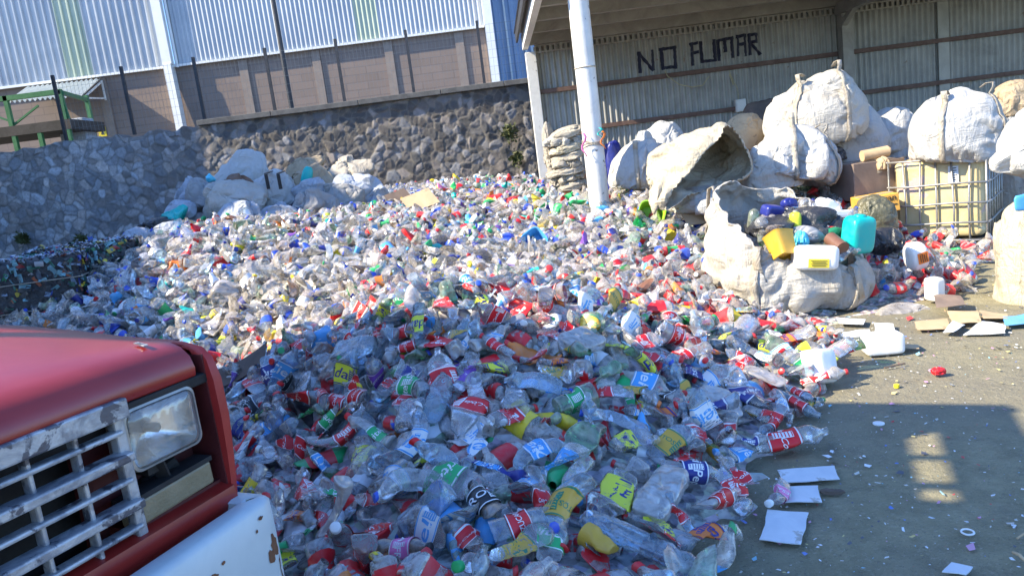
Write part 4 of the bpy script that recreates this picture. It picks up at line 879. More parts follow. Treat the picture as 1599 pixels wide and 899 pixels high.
# open cream bag lying on its side: a crumpled tube with a wide mouth
def open_bag():
    y = 8.7
    mouth = [(1040, 328), (1050, 300), (1078, 268), (1100, 240), (1122, 215), (1134, 196), (1150, 208), (1166, 238), (1172, 262), (1160, 276), (1128, 288), (1090, 300), (1066, 312), (1052, 324)]
    back = [(1008, 326), (1008, 300), (1010, 280), (1014, 252), (1020, 235), (1050, 232), (1085, 220), (1120, 205), (1128, 230), (1120, 255), (1096, 272), (1066, 286), (1040, 302), (1020, 320)]
    ym = np.array([8.1, 8.1, 8.15, 8.2, 8.25, 8.3, 8.5, 8.65, 8.7, 8.6, 8.4, 8.3, 8.15, 8.1]); yb = ym+np.array([.12, .25, .5, .6, .6, .7, .9, .9, .9, .8, .7, .6, .4, .2])
    A = np.array([at(p[0], p[1], yy) for p, yy in zip(mouth, ym)]); B_ = np.array([at(p[0], p[1], yy) for p, yy in zip(back, yb)])
    def up(Pn, n=112):
        k = len(Pn); t = np.linspace(0, k, n, endpoint=False); i = t.astype(int); f_ = (t-i)[:, None]
        p0, p1, p2, p3 = Pn[(i-1) % k], Pn[i % k], Pn[(i+1) % k], Pn[(i+2) % k]
        return .5*(2*p1+(p2-p0)*f_+(2*p0-5*p1+4*p2-p3)*f_**2+(3*p1-p0-3*p2+p3)*f_**3)
    A, B_ = up(A), up(B_); cb = B_.mean(0); rows = []
    for s_ in np.linspace(0, 1, 26): rows.append(A*(1-s_)+B_*s_+(0, 0, .03*math.sin(s_*math.pi)))
    for s_ in np.linspace(.15, .9, 7): rows.append(B_*(1-s_)+(cb+(0, .1, 0))*s_)
    P = np.array(rows); pin = np.zeros(P.shape[:2], bool); pin[0, ::2] = True; pin[12, ::14] = True; pin[27:] = True
    P = drape(P, pin, .3, -.24, .008, 22, .03, 3)
    mb = MB().grid(P, wrapu=True); o = obj('open_bulk_bag', mb, M['sack_cream'], smooth=True)
    md = o.modifiers.new('thick', 'SOLIDIFY'); md.thickness = .006
    tag(o, 'open cream bulk bag lying on its side with a wide triangular mouth', 'bulk bag', None)
open_bag()

# bulk bag full of containers
BC = np.array([2.60, 6.85]); BR = (.50, .51)
def bulk_H(T):   # rim height round the bag: tall at the back and left, sagging at the front
    s_ = np.sin(T); c_2 = np.cos(T); return .79+.31*s_-.16*c_2+.025*np.sin(3*T+.6)+.02*np.sin(7*T)+np.where(s_ < -.2, -.02, 0)
def bulk_bag():
    nu, nv = 140, 38; T = np.linspace(0, 2*math.pi, nu, endpoint=False); rows = []
    H = bulk_H(T); ex = .62
    cx, sy_ = sp(np.cos(T), ex), sp(np.sin(T), ex)
    for v in np.linspace(.12, .97, 8): rows.append(np.stack([BC[0]+BR[0]*.9*v*cx, BC[1]+BR[1]*.9*v*sy_, np.full(nu, .01)], 1))
    for v in np.linspace(0.02, 1, nv):
        bul = .86+.26*math.sin(min(1, v*1.1)*math.pi*.78)**.8; z = v*H; lean = np.where(np.sin(T) < 0, -.05*v, .03*v)
        flare = 1+(.05*v**3)*np.sin(5*T+1)
        rows.append(np.stack([BC[0]+BR[0]*bul*cx*flare, BC[1]+BR[1]*bul*sy_*flare+lean, z], 1))
    P = np.array(rows); pin = np.zeros(P.shape[:2], bool); pin[:8] = True; pin[-1, ::5] = True
    P = drape(P, pin, 1.2, -.45, .006, 26, .05, 5); P[..., 2] = np.maximum(P[..., 2], .004)
    mb = MB().grid(P, wrapu=True)
    o = obj('bulk_bag', mb, M['sack_dirty'], smooth=True); tag(o, 'open white bulk bag standing on the dirt, filled with containers', 'bulk bag')
    md = o.modifiers.new('smooth', 'SUBSURF'); md.levels = 1; md.render_levels = 1; md = o.modifiers.new('thick', 'SOLIDIFY'); md.thickness = .012; md.offset = -1
    # lifting straps sewn on the outside
    for a0 in (-2.25, -1.15, -.25, 2.4):
        i = int((a0 % (2*math.pi))/(2*math.pi)*nu); st = []
        for v in range(8+5, 8+nv-1, 2): st.append(P[v, i])
        st = np.array(st); dn = np.array([math.cos(a0), math.sin(a0), 0]); tn = np.array([-math.sin(a0), math.cos(a0), 0])*.035
        top = st[-1]; lp = [top+dn*.03+(0, 0, .04), top+dn*.07+(0, 0, .02), top+dn*.09+(0, 0, -.10), top+dn*.08+tn*1.2+(0, 0, -.26)]
        c = np.concatenate([st+dn*.014, lp]); g_ = np.stack([c-tn, c+tn], 1); mbs = MB().sheet(g_, .006); obj('strap', mbs, M['sack_rag'], o, smooth=True)
    return o
bulk_bag()
mb = MB(); T = np.linspace(0, 2*math.pi, 40, endpoint=False); rows = []
for r_ in np.linspace(0, 1, 9): rows.append(np.stack([BC[0]+BR[0]*r_*sp(np.cos(T), .62)*.93, BC[1]+BR[1]*.93*r_*sp(np.sin(T), .62), .44+.17*np.sin(T)*r_+.03*np.sin(5*T+r_*9)], 1))
mb.grid(np.array(rows), wrapu=True)
# ---- caged tank
def ibc():
    c = at(1460, 392, 8.55); c = np.array([c[0]+.27, 8.75, 0]); A = R_(229)-R_(270)
    root = empty('caged_tank', c, 'yellowed liquid tank in a galvanised tube cage', 'tank')
    Rm = rotz(A); W_, D_, H_ = .97, 1.12, .90; z0 = .16
    def pl(p): return c+Rm@np.array(p, float)
    T, Ph = superdir(96, 60); x = sp(np.cos(Ph), .16)*sp(np.cos(T), .18); y = sp(np.cos(Ph), .16)*sp(np.sin(T), .18); z = sp(np.sin(Ph), .13)
    P = np.stack([x*W_*.47, y*D_*.47, z*H_/2], -1); P = P*(1-.018*(np.abs(np.sin(P[..., 0:1]*18)) > .8)*(np.abs(z[..., None]) < .8))
    P = P.reshape(-1, 3)@Rm.T+c+(0, 0, z0+H_/2); obj('tank', MB().grid(P.reshape(60, 96, 3), wrapu=True), M['tank'], root, smooth=True)
    for nm, axs, half, nb_ in (('front_cage', 0, W_/2, 7), ('side_cage', 1, D_/2, 7)):
        for sg in (-1, 1):
            mb = MB(); off = (D_/2 if axs == 0 else W_/2)*sg
            def q(u, z_, o=0): return pl((u, off+o*sg, z_) if axs == 0 else (off+o*sg, u, z_))
            for i in range(nb_):
                u = -half+2*half*i/(nb_-1); w_ = .012*math.sin(i*2.1); mb.tube([q(u, .10), q(u+w_, .5), q(u-w_, z0+H_+.01)], .0115, 8)
            for z_ in (.14, .34, .56, .78, z0+H_+.01): mb.tube([q(-half, z_, .014), q(-half/2, z_-.006, .016), q(half/3, z_+.006, .016), q(half, z_, .014)], .0115, 8)
            obj('cage_panel', mb, M['cage'], root, smooth=True)
    mb = MB()
    for sx in (-.42, 0, .42):
        for sy in (-.48, 0, .48): mb.box(pl((sx, sy, .05)), (.14, .14, .1), Rm)
    mb.box(pl((0, 0, .125)), (W_, D_, .05), Rm); obj('pallet', mb, M['pallet'], root)
    mb = MB().box(pl((.17, -D_/2*.945-.012, .88)), (.10, .004, .19), Rm); lb = obj('label', mb, M['paper'], root)
    mb = MB()
    for k in range(6): mb.box(pl((.17+.01*(k % 2), -D_/2*.945-.015, 0.95-k*.026)), (.06-.015*(k % 3), .002, .010), Rm)
    obj('print', mb, M['black'], lb)
    mb = MB().lathe([(0, .09), (.05, .09), (.055, .08)], 20, M=(np.eye(3), pl((0, 0, z0+H_-.02)))); obj('lid', mb, M['black'], root)
ibc()
# ---- cartons beside the tank
def carton(px, py, y, w, d, h, mat, label, rot=0, tilt=0, text=None):
    c = at(px, py, y); Rm = rotz(rot)@roty(tilt); mb = MB().box(c, (w, d, h), Rm, taper=.99)
    o = obj('carton', mb, M[mat], bevel=.008); tag(o, label, 'carton')
    mb = MB().box(c+Rm@np.array((0, 0, h/2+.004)), (w*.96, .06, .004), Rm); mb.box(c+Rm@np.array((0, -d/2-.003, h*.33)), (.06, .003, h*.3), Rm)
    obj('tape', mb, M['sack_rag'], o); return o, c, Rm
carton(1352, 280, 9.0, .66, .55, .44, 'card_brown', 'big brown carton between the sagging bag and the caged tank', .12, 0)
oc, cc, Rc = carton(1366, 318, 8.5, .42, .34, .20, 'card_orange', 'orange carton with black lettering leaning by the caged tank', -.12, -.06)
mb = MB().tube([at(1346, 244, 8.8), at(1386, 236, 8.8)], .065, 16); mb.tube([at(1385, 236, 8.79), at(1388, 236, 8.79)], .05, 16); tag(obj('paper_roll', mb, M['card'], smooth=True, sharp=40), 'rolled tan paper lying on the big brown carton', 'paper roll')
sack(1378, 254, 8.75, 26, 20, 'card', 'torn tan paper scrap hanging below the paper roll', name='paper_scrap', cat='paper', e1=.7, fold=.12, nu=40, nv=24)
sack(1366, 332, 7.9, 66, 58, 'film_olive', 'olive black rubbish bag between orange carton and teal jug', name='rubbish_bag', cat='rubbish bag', e1=.7, fold=.12, fs=4)
sack(1382, 376, 7.2, 62, 46, 'film_black', 'crumpled black and silver film beside the teal jug', name='film', cat='film', e1=.85, fold=.17, fs=4)
sack(1300, 240, 9.3, 44, 24, 'film_black', 'dark bundle wedged above the big brown carton', name='bundle', cat='bundle', e1=.7, fold=.08, nu=48, nv=30)
# ------------------------------------------------------------------ lettering
_tx = {}
def text_geo(s, bold=True, shear=.0):
    """flat letters: verts (n,2) centred, height 1, faces"""
    if (s, shear) in _tx: return _tx[(s, shear)]
    cu = bpy.data.curves.new('letters', 'FONT'); cu.body = s; cu.shear = shear; cu.resolution_u = 3; cu.offset = .012 if bold else 0
    o = bpy.data.objects.new('letters', cu); COL.objects.link(o); dg = bpy.context.evaluated_depsgraph_get(); dg.update()
    me = bpy.data.meshes.new_from_object(o.evaluated_get(dg)); bm = bmesh.new(); bm.from_mesh(me)
    bmesh.ops.triangulate(bm, faces=bm.faces[:])
    long = [e_ for e_ in bm.edges if e_.calc_length() > .22]
    if long: bmesh.ops.subdivide_edges(bm, edges=long, cuts=2); bmesh.ops.triangulate(bm, faces=bm.faces[:])
    V = np.array([v.co[:2] for v in bm.verts]); bm.verts.index_update(); Fc = [tuple(v.index for v in f.verts) for f in bm.faces]; bm.free()
    bpy.data.objects.remove(o); bpy.data.curves.remove(cu); bpy.data.meshes.remove(me)
    V = V-(V.max(0)+V.min(0))/2; V = V/(V[:, 1].max()-V[:, 1].min()); _tx[(s, shear)] = (V, Fc); return V, Fc
V_, F_ = text_geo('Erican'); mb = MB(); k_ = .075
mb.add(cc+(np.stack([V_[:, 0]*k_+.05, V_[:, 0]*0-.175, V_[:, 1]*k_+.06], 1))@Rc.T, F_); mb.box(cc+Rc@np.array((.08, -.174, -.02)), (.2, .002, .012), Rc)
obj('lettering', mb, M['black'], oc)

# ------------------------------------------------------------------ bottle kinds
# profile: (x along the axis, radius); label: span of the printed sleeve; neck where the cap sits
def prof(kind):
    if kind == 'soda': P = [(-.165, .018), (-.168, .034), (-.160, .046), (-.14, .052), (-.09, .053), (-.03, .053), (-.005, .050), (.02, .053), (.06, .052), (.085, .046), (.11, .034), (.130, .021), (.14, .0145), (.165, .0135)]; lab = (-.105, .035)
    elif kind == 'contour': P = [(-.125, .016), (-.127, .026), (-.118, .033), (-.09, .034), (-.055, .030), (-.02, .033), (.02, .034), (.045, .032), (.07, .024), (.09, .016), (.10, .0135), (.122, .013)]; lab = (-.05, .045)
    elif kind == 'water': P = [(-.12, .018), (-.122, .028), (-.11, .034)]+[(-.10+.012*k, .034-.0028*(k % 2)) for k in range(8)]+[(.0, .034), (.045, .034), (.065, .029), (.085, .018), (.095, .0135), (.118, .013)]; lab = (-.06, .045)
    elif kind == 'tall': P = [(-.155, .02), (-.158, .034), (-.148, .043), (-.13, .044)]+[(-.12+.016*k, .044-.003*(k % 2)) for k in range(8)]+[(.02, .044), (.07, .043), (.095, .034), (.118, .020), (.13, .0145), (.153, .0135)]; lab = (-.05, .065)
    elif kind == 'square': P = [(-.14, .03), (-.142, .045), (-.13, .052), (-.10, .053), (-.04, .052), (.02, .053), (.06, .052), (.085, .044), (.10, .03), (.11, .019), (.135, .018)]; lab = (-.10, .045)
    elif kind == 'cup': P = [(-.10, .02), (-.102, .036), (-.09, .045), (-.06, .048), (-.02, .047), (.03, .049), (.07, .050), (.075, .0505)]; lab = (-.05, .02)
    return np.array(P), lab
def dense(P, n):
    t = np.concatenate([[0], np.cumsum(np.linalg.norm(np.diff(P, axis=0), axis=1))]); u = np.linspace(0, t[-1], n)
    return np.stack([np.interp(u, t, P[:, 0]), np.interp(u, t, P[:, 1])], 1)
class Crush:
    def __init__(s, kind, seed, amount):
        r = np.random.default_rng(seed); s.kind = kind; P, s.lab = prof(kind); s.L = P[-1, 0]
        s.k = 1-amount*r.uniform(.55, .95); s.bend = r.uniform(-1.6, 1.6)*amount; s.bend2 = r.uniform(-1.2, 1.2)*amount; s.tw = r.uniform(-3, 3)*amount
        s.mid = r.uniform(-.05, .03); s.pl = []
        for _ in range(int(3+7*amount)):
            a = r.uniform(0, 2*math.pi); n = np.array([r.uniform(-.55, .55), math.cos(a), math.sin(a)]); n /= np.linalg.norm(n)
            c = np.array([r.uniform(-.13, .06), 0, 0]); s.pl.append((n, n@c+r.uniform(.012, .038)*(1.25-amount*.6)))
        s.seed = seed; s.amp = .002+.005*amount
    def __call__(s, V):
        V = np.array(V, float); nk = np.clip((s.L-.045-V[:, 0])/.06, 0, 1); nk = nk*nk*(3-2*nk)
        for n, d in s.pl:
            t = V@n-d; V = V-np.outer(np.clip(t, 0, None)*.88*nk, n)
        V = V+np.stack([vn(V*24+s.seed, 1), vn(V*24+s.seed, 2), vn(V*24+s.seed, 3)], 1)*(s.amp*nk)[:, None]
        V = V+np.stack([V[:, 0]*0, ridge(V*34+s.seed, 4), ridge(V*34+s.seed, 5)], 1)*(s.amp*.45*nk)[:, None]
        sq = 1-(1-s.k)*nk*np.clip(1.15-((V[:, 0]-s.mid)/.16)**2*.55, .2, 1); V[:, 2] *= sq; V[:, 1] *= 1+(1-sq)*.42
        a = s.tw*V[:, 0]; c, n_ = np.cos(a), np.sin(a); y, z = V[:, 1]*c-V[:, 2]*n_, V[:, 1]*n_+V[:, 2]*c
        return np.stack([V[:, 0], y+s.bend*V[:, 0]**2*2.2, z+s.bend2*V[:, 0]**2*2.2], 1)
def shell(P, n, sq=0):
    a = np.linspace(0, 2*math.pi, n, endpoint=False); cy, sy = np.cos(a), np.sin(a)
    if sq: cy, sy = sp(cy, .55), sp(sy, .55)
    V = np.stack([np.repeat(P[:, 0], n), np.outer(P[:, 1], cy).ravel(), np.outer(P[:, 1], sy).ravel()], 1); k = len(P)
    Fc = [(i*n+j, i*n+(j+1) % n, (i+1)*n+(j+1) % n, (i+1)*n+j) for i in range(k-1) for j in range(n)]
    return V, Fc
def proto(kind, seed, amount, hi=True):
    """body, cap and sleeve of one crushed bottle as (verts, faces)"""
    cr = Crush(kind, seed, amount); P0, lab = prof(kind); sq = kind == 'square'
    P = dense(P0, 44 if hi else 17); n = 26 if hi else 10
    V, Fc = shell(P, n, sq); 
    if kind != 'cup' or True: V = np.concatenate([V, [[P[0, 0]+.006, 0, 0]]]); Fc += [((j+1) % n, j, len(V)-1) for j in range(n)]
    out = {'body': (cr(V), Fc), 'crush': cr}
    if kind != 'cup':
        n2 = 18 if hi else 8; x0 = P0[-1, 0]; r_ = P0[-1, 1]+.0022
        Pc = np.array([(x0-.014, r_*.98), (x0-.012, r_), (x0+.003, r_), (x0+.0045, r_*.85)]); V2, F2 = shell(Pc, n2); V2 = np.concatenate([V2, [[x0+.0045, 0, 0]]]); F2 += [(3*n2+j, 3*n2+(j+1) % n2, len(V2)-1) for j in range(n2)]
        out['cap'] = (cr(V2), F2)
    xs_ = np.linspace(lab[0], lab[1], 14 if hi else 4); Pl = np.stack([xs_, np.interp(xs_, P0[:, 0], P0[:, 1])+.0026], 1)
    V3, F3 = shell(Pl, n, sq); out['label'] = (cr(V3), F3); out['lab'] = lab; out['r'] = float(Pl[:, 1].mean())
    return out
def sleeve_text(pr, text, shear=.0, size=.55, ang=0.0, P0=None, axial=False):
    V, Fc = text_geo(text, True, shear); l0, l1 = pr['lab']; h = (l1-l0)*size; w = V[:, 0].max()-V[:, 0].min(); r = pr['r']+.0032
    k = min(h, 2.6*r/w)
    if axial: k = min((l1-l0)*.86/w, r*.9); X = (l0+l1)/2+V[:, 0]*k; A = ang+V[:, 1]*k/r
    else: X = (l0+l1)/2+V[:, 1]*k; A = ang+V[:, 0]*k/r
    rr = np.interp(X, prof(pr['crush'].kind)[0][:, 0], prof(pr['crush'].kind)[0][:, 1])+.0058
    return pr['crush'](np.stack([X, rr*np.cos(A), rr*np.sin(A)], 1)), Fc

# designs: name -> (sleeve colour, lettering, lettering colour, shear, sleeve words)
DES = {
 'coke': ('coke', 'Coca-Cola', 'white', .35, 'red sleeve with white script'), 'coke2': ('coke', 'Coca-Cola', 'white', .35, 'red sleeve'), 'cokered': ('red', 'SIN AZUCAR', 'white', .0, 'red sleeve with small print'),
 'sprite': ('green', 'Sprite', 'white', .25, 'green sleeve'), 'vida': ('lemon', 'Vida', 'navy', .2, 'lemon yellow sleeve'),
 'jar': ('gold', 'JARRITOS', 'darkgreen', .0, 'golden sleeve'), 'navy': ('navy', 'Pepsi', 'white', .15, 'navy blue sleeve'),
 'blue': ('sky', 'Ciel', 'white', .2, 'sky blue sleeve'), 'white': ('white', 'Ciel', 'sky', .1, 'white sleeve with blue letters'), 'orange': ('orange', 'Fanta', 'navy', .1, 'orange sleeve'),
 'purple': ('purple', 'Jumex', 'white', .2, 'purple sleeve'), 'pink': ('pink', 'FRESA', 'white', .1, 'pink sleeve'), 'black': ('black', 'ZERO', 'white', .1, 'black sleeve'), 'none': None}
PROTO = {}
def hi_proto(kind, i, amount):
    k = (kind, i)
    if k not in PROTO: PROTO[k] = proto(kind, 100+i*7+len(kind)*31, amount, True); PROTO[k]['mesh'] = {}
    return PROTO[k]
KN = {'soda': 'large soda bottle', 'contour': 'small soda bottle', 'water': 'ribbed water bottle', 'tall': 'tall ribbed bottle', 'square': 'square juice bottle', 'cup': 'cut bottle base'}
def mesh_of(pr, key, V, Fc, mats, mi=None):
    if key not in pr['mesh']: pr['mesh'][key] = mesh_from(key.split('|')[0], V, Fc, mats, mi)
    return pr['mesh'][key]
def make_bottle(kind, i, amount, body, capc, des, pos, Rm, scale=1.0):
    pr = hi_proto(kind, i, amount)
    me = mesh_of(pr, 'bottle|'+body, *pr['body'], [M[body]]); o = bpy.data.objects.new('bottle', me); COL.objects.link(o)
    o.matrix_world = Matrix.Translation(Vector(pos))@Matrix(np.array(Rm).tolist()).to_4x4()@Matrix.Diagonal((scale*.92, scale*1.14, scale*1.14, 1))
    if capc and 'cap' in pr:
        c = bpy.data.objects.new('cap', mesh_of(pr, 'cap|'+capc, *pr['cap'], [M[capc]])); COL.objects.link(c); c.parent = o
    if des and DES[des]:
        cl, tx, tc, shr, _ = DES[des]; V, Fc = pr['label']; Vs = [V]; Fs = list(Fc); mi = [0]*len(Fc); nvv = len(V)
        for a in (0.4, 0.4+math.pi):
            V2, F2 = sleeve_text(pr, tx, shr, .6, a); Vs.append(V2); Fs += [tuple(x+nvv for x in f_) for f_ in F2]; mi += [1]*len(F2); nvv += len(V2)
        l0, l1 = pr['lab']; xs2 = np.linspace(l0, l1, 14)
        def patch(xa, xb, a0, a1, n1, n2, up):
            X, A = np.meshgrid(np.linspace(xa, xb, n1), np.linspace(a0, a1, n2)); r_ = np.interp(X, prof(kind)[0][:, 0], prof(kind)[0][:, 1])+up; V2 = pr['crush'](np.stack([X.ravel(), (r_*np.cos(A)).ravel(), (r_*np.sin(A)).ravel()], 1))
            return V2, [(i*n1+j, i*n1+j+1, (i+1)*n1+j+1, (i+1)*n1+j) for i in range(n2-1) for j in range(n1-1)]
        w_ = l1-l0
        for V2, F2, mm in [(*patch(l0+.02*w_, l0+.07*w_, 0, 2*math.pi, 2, 27, .0052), 1), (*patch(l1-.07*w_, l1-.02*w_, 0, 2*math.pi, 2, 27, .0052), 1), (*patch(l0+.2*w_, l1-.2*w_, 1.75, 2.25, 7, 6, .0052), 1)]+[(*patch(l0+(.25+.1*q_)*w_, l0+(.28+.1*q_)*w_, 1.8, 2.2, 2, 5, .0068), 0) for q_ in range(6)]:
            Vs.append(V2); Fs += [tuple(x+nvv for x in f_) for f_ in F2]; mi += [mm]*len(F2); nvv += len(V2)
        l = bpy.data.objects.new('sleeve', mesh_of(pr, 'sleeve|'+des, np.concatenate(Vs), Fs, [M[cl], M[tc]], mi)); COL.objects.link(l); l.parent = o
    return o

# ------------------------------------------------------------------ heap surface
CT = []
for px, py, y in [(700, 470, 4.65), (560, 512, 4.8), (480, 548, 4.9), (620, 490, 4.7), (780, 470, 4.65), (870, 484, 4.65), (1000, 502, 4.7), (1100, 545, 4.75), (700, 560, 4.1), (700, 650, 3.6), (900, 650, 3.6), (500, 700, 3.85), (700, 780, 2.95),
                  (900, 780, 2.95), (1100, 700, 3.55), (420, 800, 3.4), (560, 600, 4.2), (900, 560, 4.15), (1100, 620, 4.05), (700, 899, 2.45), (900, 899, 2.42), (500, 899, 2.75), (1050, 850, 2.72), (1180, 640, 4.0),
                  (600, 425, 7.2), (800, 425, 7.1), (1000, 430, 6.7), (450, 480, 6.9), (400, 560, 6.3), (600, 360, 9.0), (800, 355, 9.2), (450, 385, 8.4), (330, 372, 8.6), (270, 385, 8.6), (240, 450, 7.9), (150, 480, 7.6),
                  (500, 345, 10.3), (700, 290, 13.2), (830, 284, 13.4), (570, 318, 11.6), (900, 305, 10.6), (1000, 335, 9.0), (1080, 400, 7.5), (1110, 470, 6.2), (330, 470, 7.3), (1170, 500, 5.6), (1000, 480, 5.6), (700, 455, 5.7), (850, 455, 5.7), (1450, 400, 7.6), (1400, 440, 6.6), (1500, 420, 7.2), (1430, 480, 6.15), (420, 345, 10.6), (260, 365, 10.4), (180, 385, 10.4), (1060, 300, 9.6)]:
    CT.append(at(px, py, y))
for p in [(.78, 2.5), (.75, 1.9), (1.24, 3.2), (1.68, 4.0), (2.22, 4.75), (2.75, 5.6), (3.0, 5.9), (3.7, 5.75), (4.1, 6.2), (4.9, 6.9), (5.2, 7.6)]: CT.append(np.array([*p, .0]))
for p in [(1.4, 2.4), (2.2, 3.2), (2.9, 4.2), (3.6, 5.0), (5.2, 5.5), (6, 7.5)]: CT.append(np.array([*p, -.25]))
for p in [(-3.2, 5.7), (-2.6, 5.3)]: CT.append(np.array([*p, .12]))
for p in [(0, 1.4), (-1, 1.9), (.6, 1.2)]: CT.append(np.array([*p, .05]))
for p in [(-6.5, 7.0), (-8, 9), (-7.5, 12)]: CT.append(np.array([*p, .1]))
for p in [(2.15, 6.12), (2.5, 6.05), (2.85, 6.15), (1.95, 6.35)]: CT.append(np.array([*p, .02]))
for p in [(3.5, 9.5), (5, 10), (3, 12), (1.5, 13)]: CT.append(np.array([*p, .8]))
CT = np.array(CT)
def _solve():
    X = CT[:, :2]; D = np.linalg.norm(X[:, None]-X[None], axis=2); A = np.zeros((len(X)+3,)*2); A[:-3, :-3] = D+np.eye(len(X))*-.02
    Pm = np.c_[np.ones(len(X)), X]; A[:-3, -3:] = Pm; A[-3:, :-3] = Pm.T; return np.linalg.solve(A, np.r_[CT[:, 2], 0, 0, 0])
CW = _solve()
def H(x, y):
    q_ = np.stack([np.ravel(x), np.ravel(y)], 1); out = np.zeros(len(q_))
    for a in range(0, len(q_), 20000):
        s_ = q_[a:a+20000]; out[a:a+20000] = np.linalg.norm(s_[:, None]-CT[None, :, :2], axis=2)@CW[:-3]+CW[-3]+s_@CW[-2:]
    return out+.05*fbm(np.c_[q_*1.6, q_[:, :1]*0], 21, 2)*np.clip(out*3, 0, 1)
def Hn(x, y):
    e_ = .08; return np.stack([-(H(x+e_, y)-H(x-e_, y))/(2*e_), -(H(x, y+e_)-H(x, y-e_))/(2*e_), np.ones(np.size(x))], 1)
def frame(n, yaw, pitch, roll):
    """rotation: local x (bottle axis) lies in the slope, turned by yaw, tipped by pitch, rolled"""
    n = n/np.linalg.norm(n); x = np.array([math.cos(yaw), math.sin(yaw), 0]); x = x-n*(x@n); x /= np.linalg.norm(x); y = np.cross(n, x)
    B = np.stack([x, y, n], 1); return B@roty(-pitch)@rotx(roll)
def on_heap(px, py, y0=2.2, y1=14.0):
    """where the line of sight through a photo point meets the heap"""
    d = ray(px, py); ys = np.linspace(y0, y1, 700); P = CAMP+d[None]*(ys/d[1])[:, None]; h = np.maximum(H(P[:, 0], P[:, 1]), 0); k = np.argmax(P[:, 2] <= h)
    return P[k]
def keep_out(x, y):
    r = (np.abs(x-BC[0]) < .60)&(np.abs(y-BC[1]) < .56)
    r |= (np.hypot(x-pc[0], y-pc[1]) < .17)
    r |= (np.hypot(x-4.95, y-8.75) < .72)
    r |= (y > 14.6)
    return r
def truck_zone(x, y):   # plan of the lorry's front
    d = np.stack([x-TO[0], y-TO[1]], -1); return ((d@TF[:2]) < .45)&((d@TN[:2]) < .42)
# ------------------------------------------------------------------ pressed bales in the far corner
def bale(px, py, y, size, rot, label, seed, mixd):
    c = at(px, py, y); Rm = rotz(rot); sx, sy, sz = size; r = np.random.default_rng(seed)
    mb = sack_mb((0, 0, 0), size, seed, e1=.18, e2=.18, lump=.03, fold=.03, nu=60, nv=40); mb.xf(lambda V: V@Rm.T+c)
    root = obj('pressed_bale', mb, M['bale_core'], smooth=True); tag(root, label, 'bale', 'bales of pressed plastic')
    pal = [(.30, .40, .55), (.55, .57, .60), (.35, .03, .04), (.03, .28, .12), (.03, .08, .38), (.60, .45, .05), (.04, .04, .05), (.08, .09, .10), (.20, .42, .48), (.42, .12, .06), (.5, .5, .52), (.03, .15, .1), (.06, .05, .05)]
    mb = MB()
    for k in range(900):
        f_ = r.integers(0, 3); p = r.uniform(-.5, .5, 3)*size; n = np.zeros(3)
        if f_ == 0: p[1] = -sy/2; n[1] = -1
        elif f_ == 1: p[2] = sz/2; n[2] = 1
        else: p[0] = sx/2*(1 if r.random() < .6 else -1); n[0] = np.sign(p[0])
        p = p+n*r.uniform(-.015, .035); w, h = r.uniform(.03, .12), r.uniform(.015, .06); u = r.normal(size=3); u -= n*(u@n)*.9; u /= np.linalg.norm(u); v = np.cross(n, u); v /= np.linalg.norm(v)
        ci = r.integers(0, len(pal)); 
        if f_ != 1 and r.random() < mixd: ci = [6, 7, 11, 12, 8][r.integers(0, 5)]
        if f_ == 1 and r.random() < .5: ci = [0, 1, 10][r.integers(0, 3)]
        g = np.zeros((3, 4, 3))
        for i in range(3):
            for j in range(4): g[i, j] = p+u*w*(j/3-.5)+v*h*(i/2-.5)+n*r.uniform(-.014, .02)
        mb.grid(g@Rm.T+c, col=np.array(pal[ci]) *r.uniform(.6, 1.1))
    obj('pressed_plastic', mb, M['heap_print'], root, col=True, smooth=True)
    for z_ in (-.2, .12):
        q_ = [(-sx/2-.02, -sy/2-.025, z_*sz*1.3), (0, -sy/2-.035, z_*sz*1.3+.01), (sx/2+.02, -sy/2-.025, z_*sz*1.3), (sx/2+.03, sy/2, z_*sz*1.3)]
        obj('wire', MB().tube(np.array(q_)@Rm.T+c, .006, 6), M['sack_rag'], root)
bale(142, 432, 9.0, (1.15, .8, .78), .42, 'pressed bale of dark mixed plastic standing nearer the pale blue sack', 5, .62)
bale(38, 455, 8.3, (1.35, .9, .72), .30, 'pressed bale with a light blue patch, cut by the photo edge', 9, .6)

# ------------------------------------------------------------------ single containers and scraps
def jug_mb(c, w, d, h, Rm, e1=.35, e2=.35, neck=True, seed=1, dent=.02, nr_=.22):
    mb = sack_mb((0, 0, 0), (w, d, h), seed, e1=e1, e2=e2, lump=dent, fold=.012, nu=64, nv=44, fs=3)
    if neck: mb.lathe([(h*.46, w*nr_), (h*.53, w*nr_*.9), (h*.54, w*nr_*.7)], 18)
    mb.xf(lambda V: V@np.array(Rm).T+np.array(c)); return mb
def eul(rx, ry, rz): return rotz(rz)@roty(ry)@rotx(rx)
def jug(px, py, y, w, d, h, mat, label, e=(0, 0, 0), name='jug', cat='jug', cap=None, lab=None, group=None, **k):
    c = at(px, py, y); Rm = eul(*e); o = obj(name, jug_mb(c, w, d, h, Rm, **k), M[mat], smooth=True); tag(o, label, cat, group)
    if cap: mb = MB().lathe([(h*.51, w*.2), (h*.60, w*.2), (h*.605, w*.16)], 18, M=(Rm, c)); obj('cap', mb, M[cap], o, smooth=True, sharp=40)
    if lab:
        mt, cz, lw_, lh_ = lab; g = np.array([[(x, -d/2*1.0-.006, z) for x in np.linspace(-lw_/2, lw_/2, 6)] for z in np.linspace(cz-lh_/2, cz+lh_/2, 5)]); mb = MB().sheet(g@Rm.T+c, .003); lo = obj('label', mb, M[mt], o)
        mb = MB()
        for q_ in range(4): mb.box(np.array((0, -d/2-.0115, cz+lh_*(.28-.19*q_)))@Rm.T+c, (lw_*(.8-.12*(q_ % 2)), .001, lh_*.06), Rm)
        obj('print', mb, M['black'], lo)
    return o
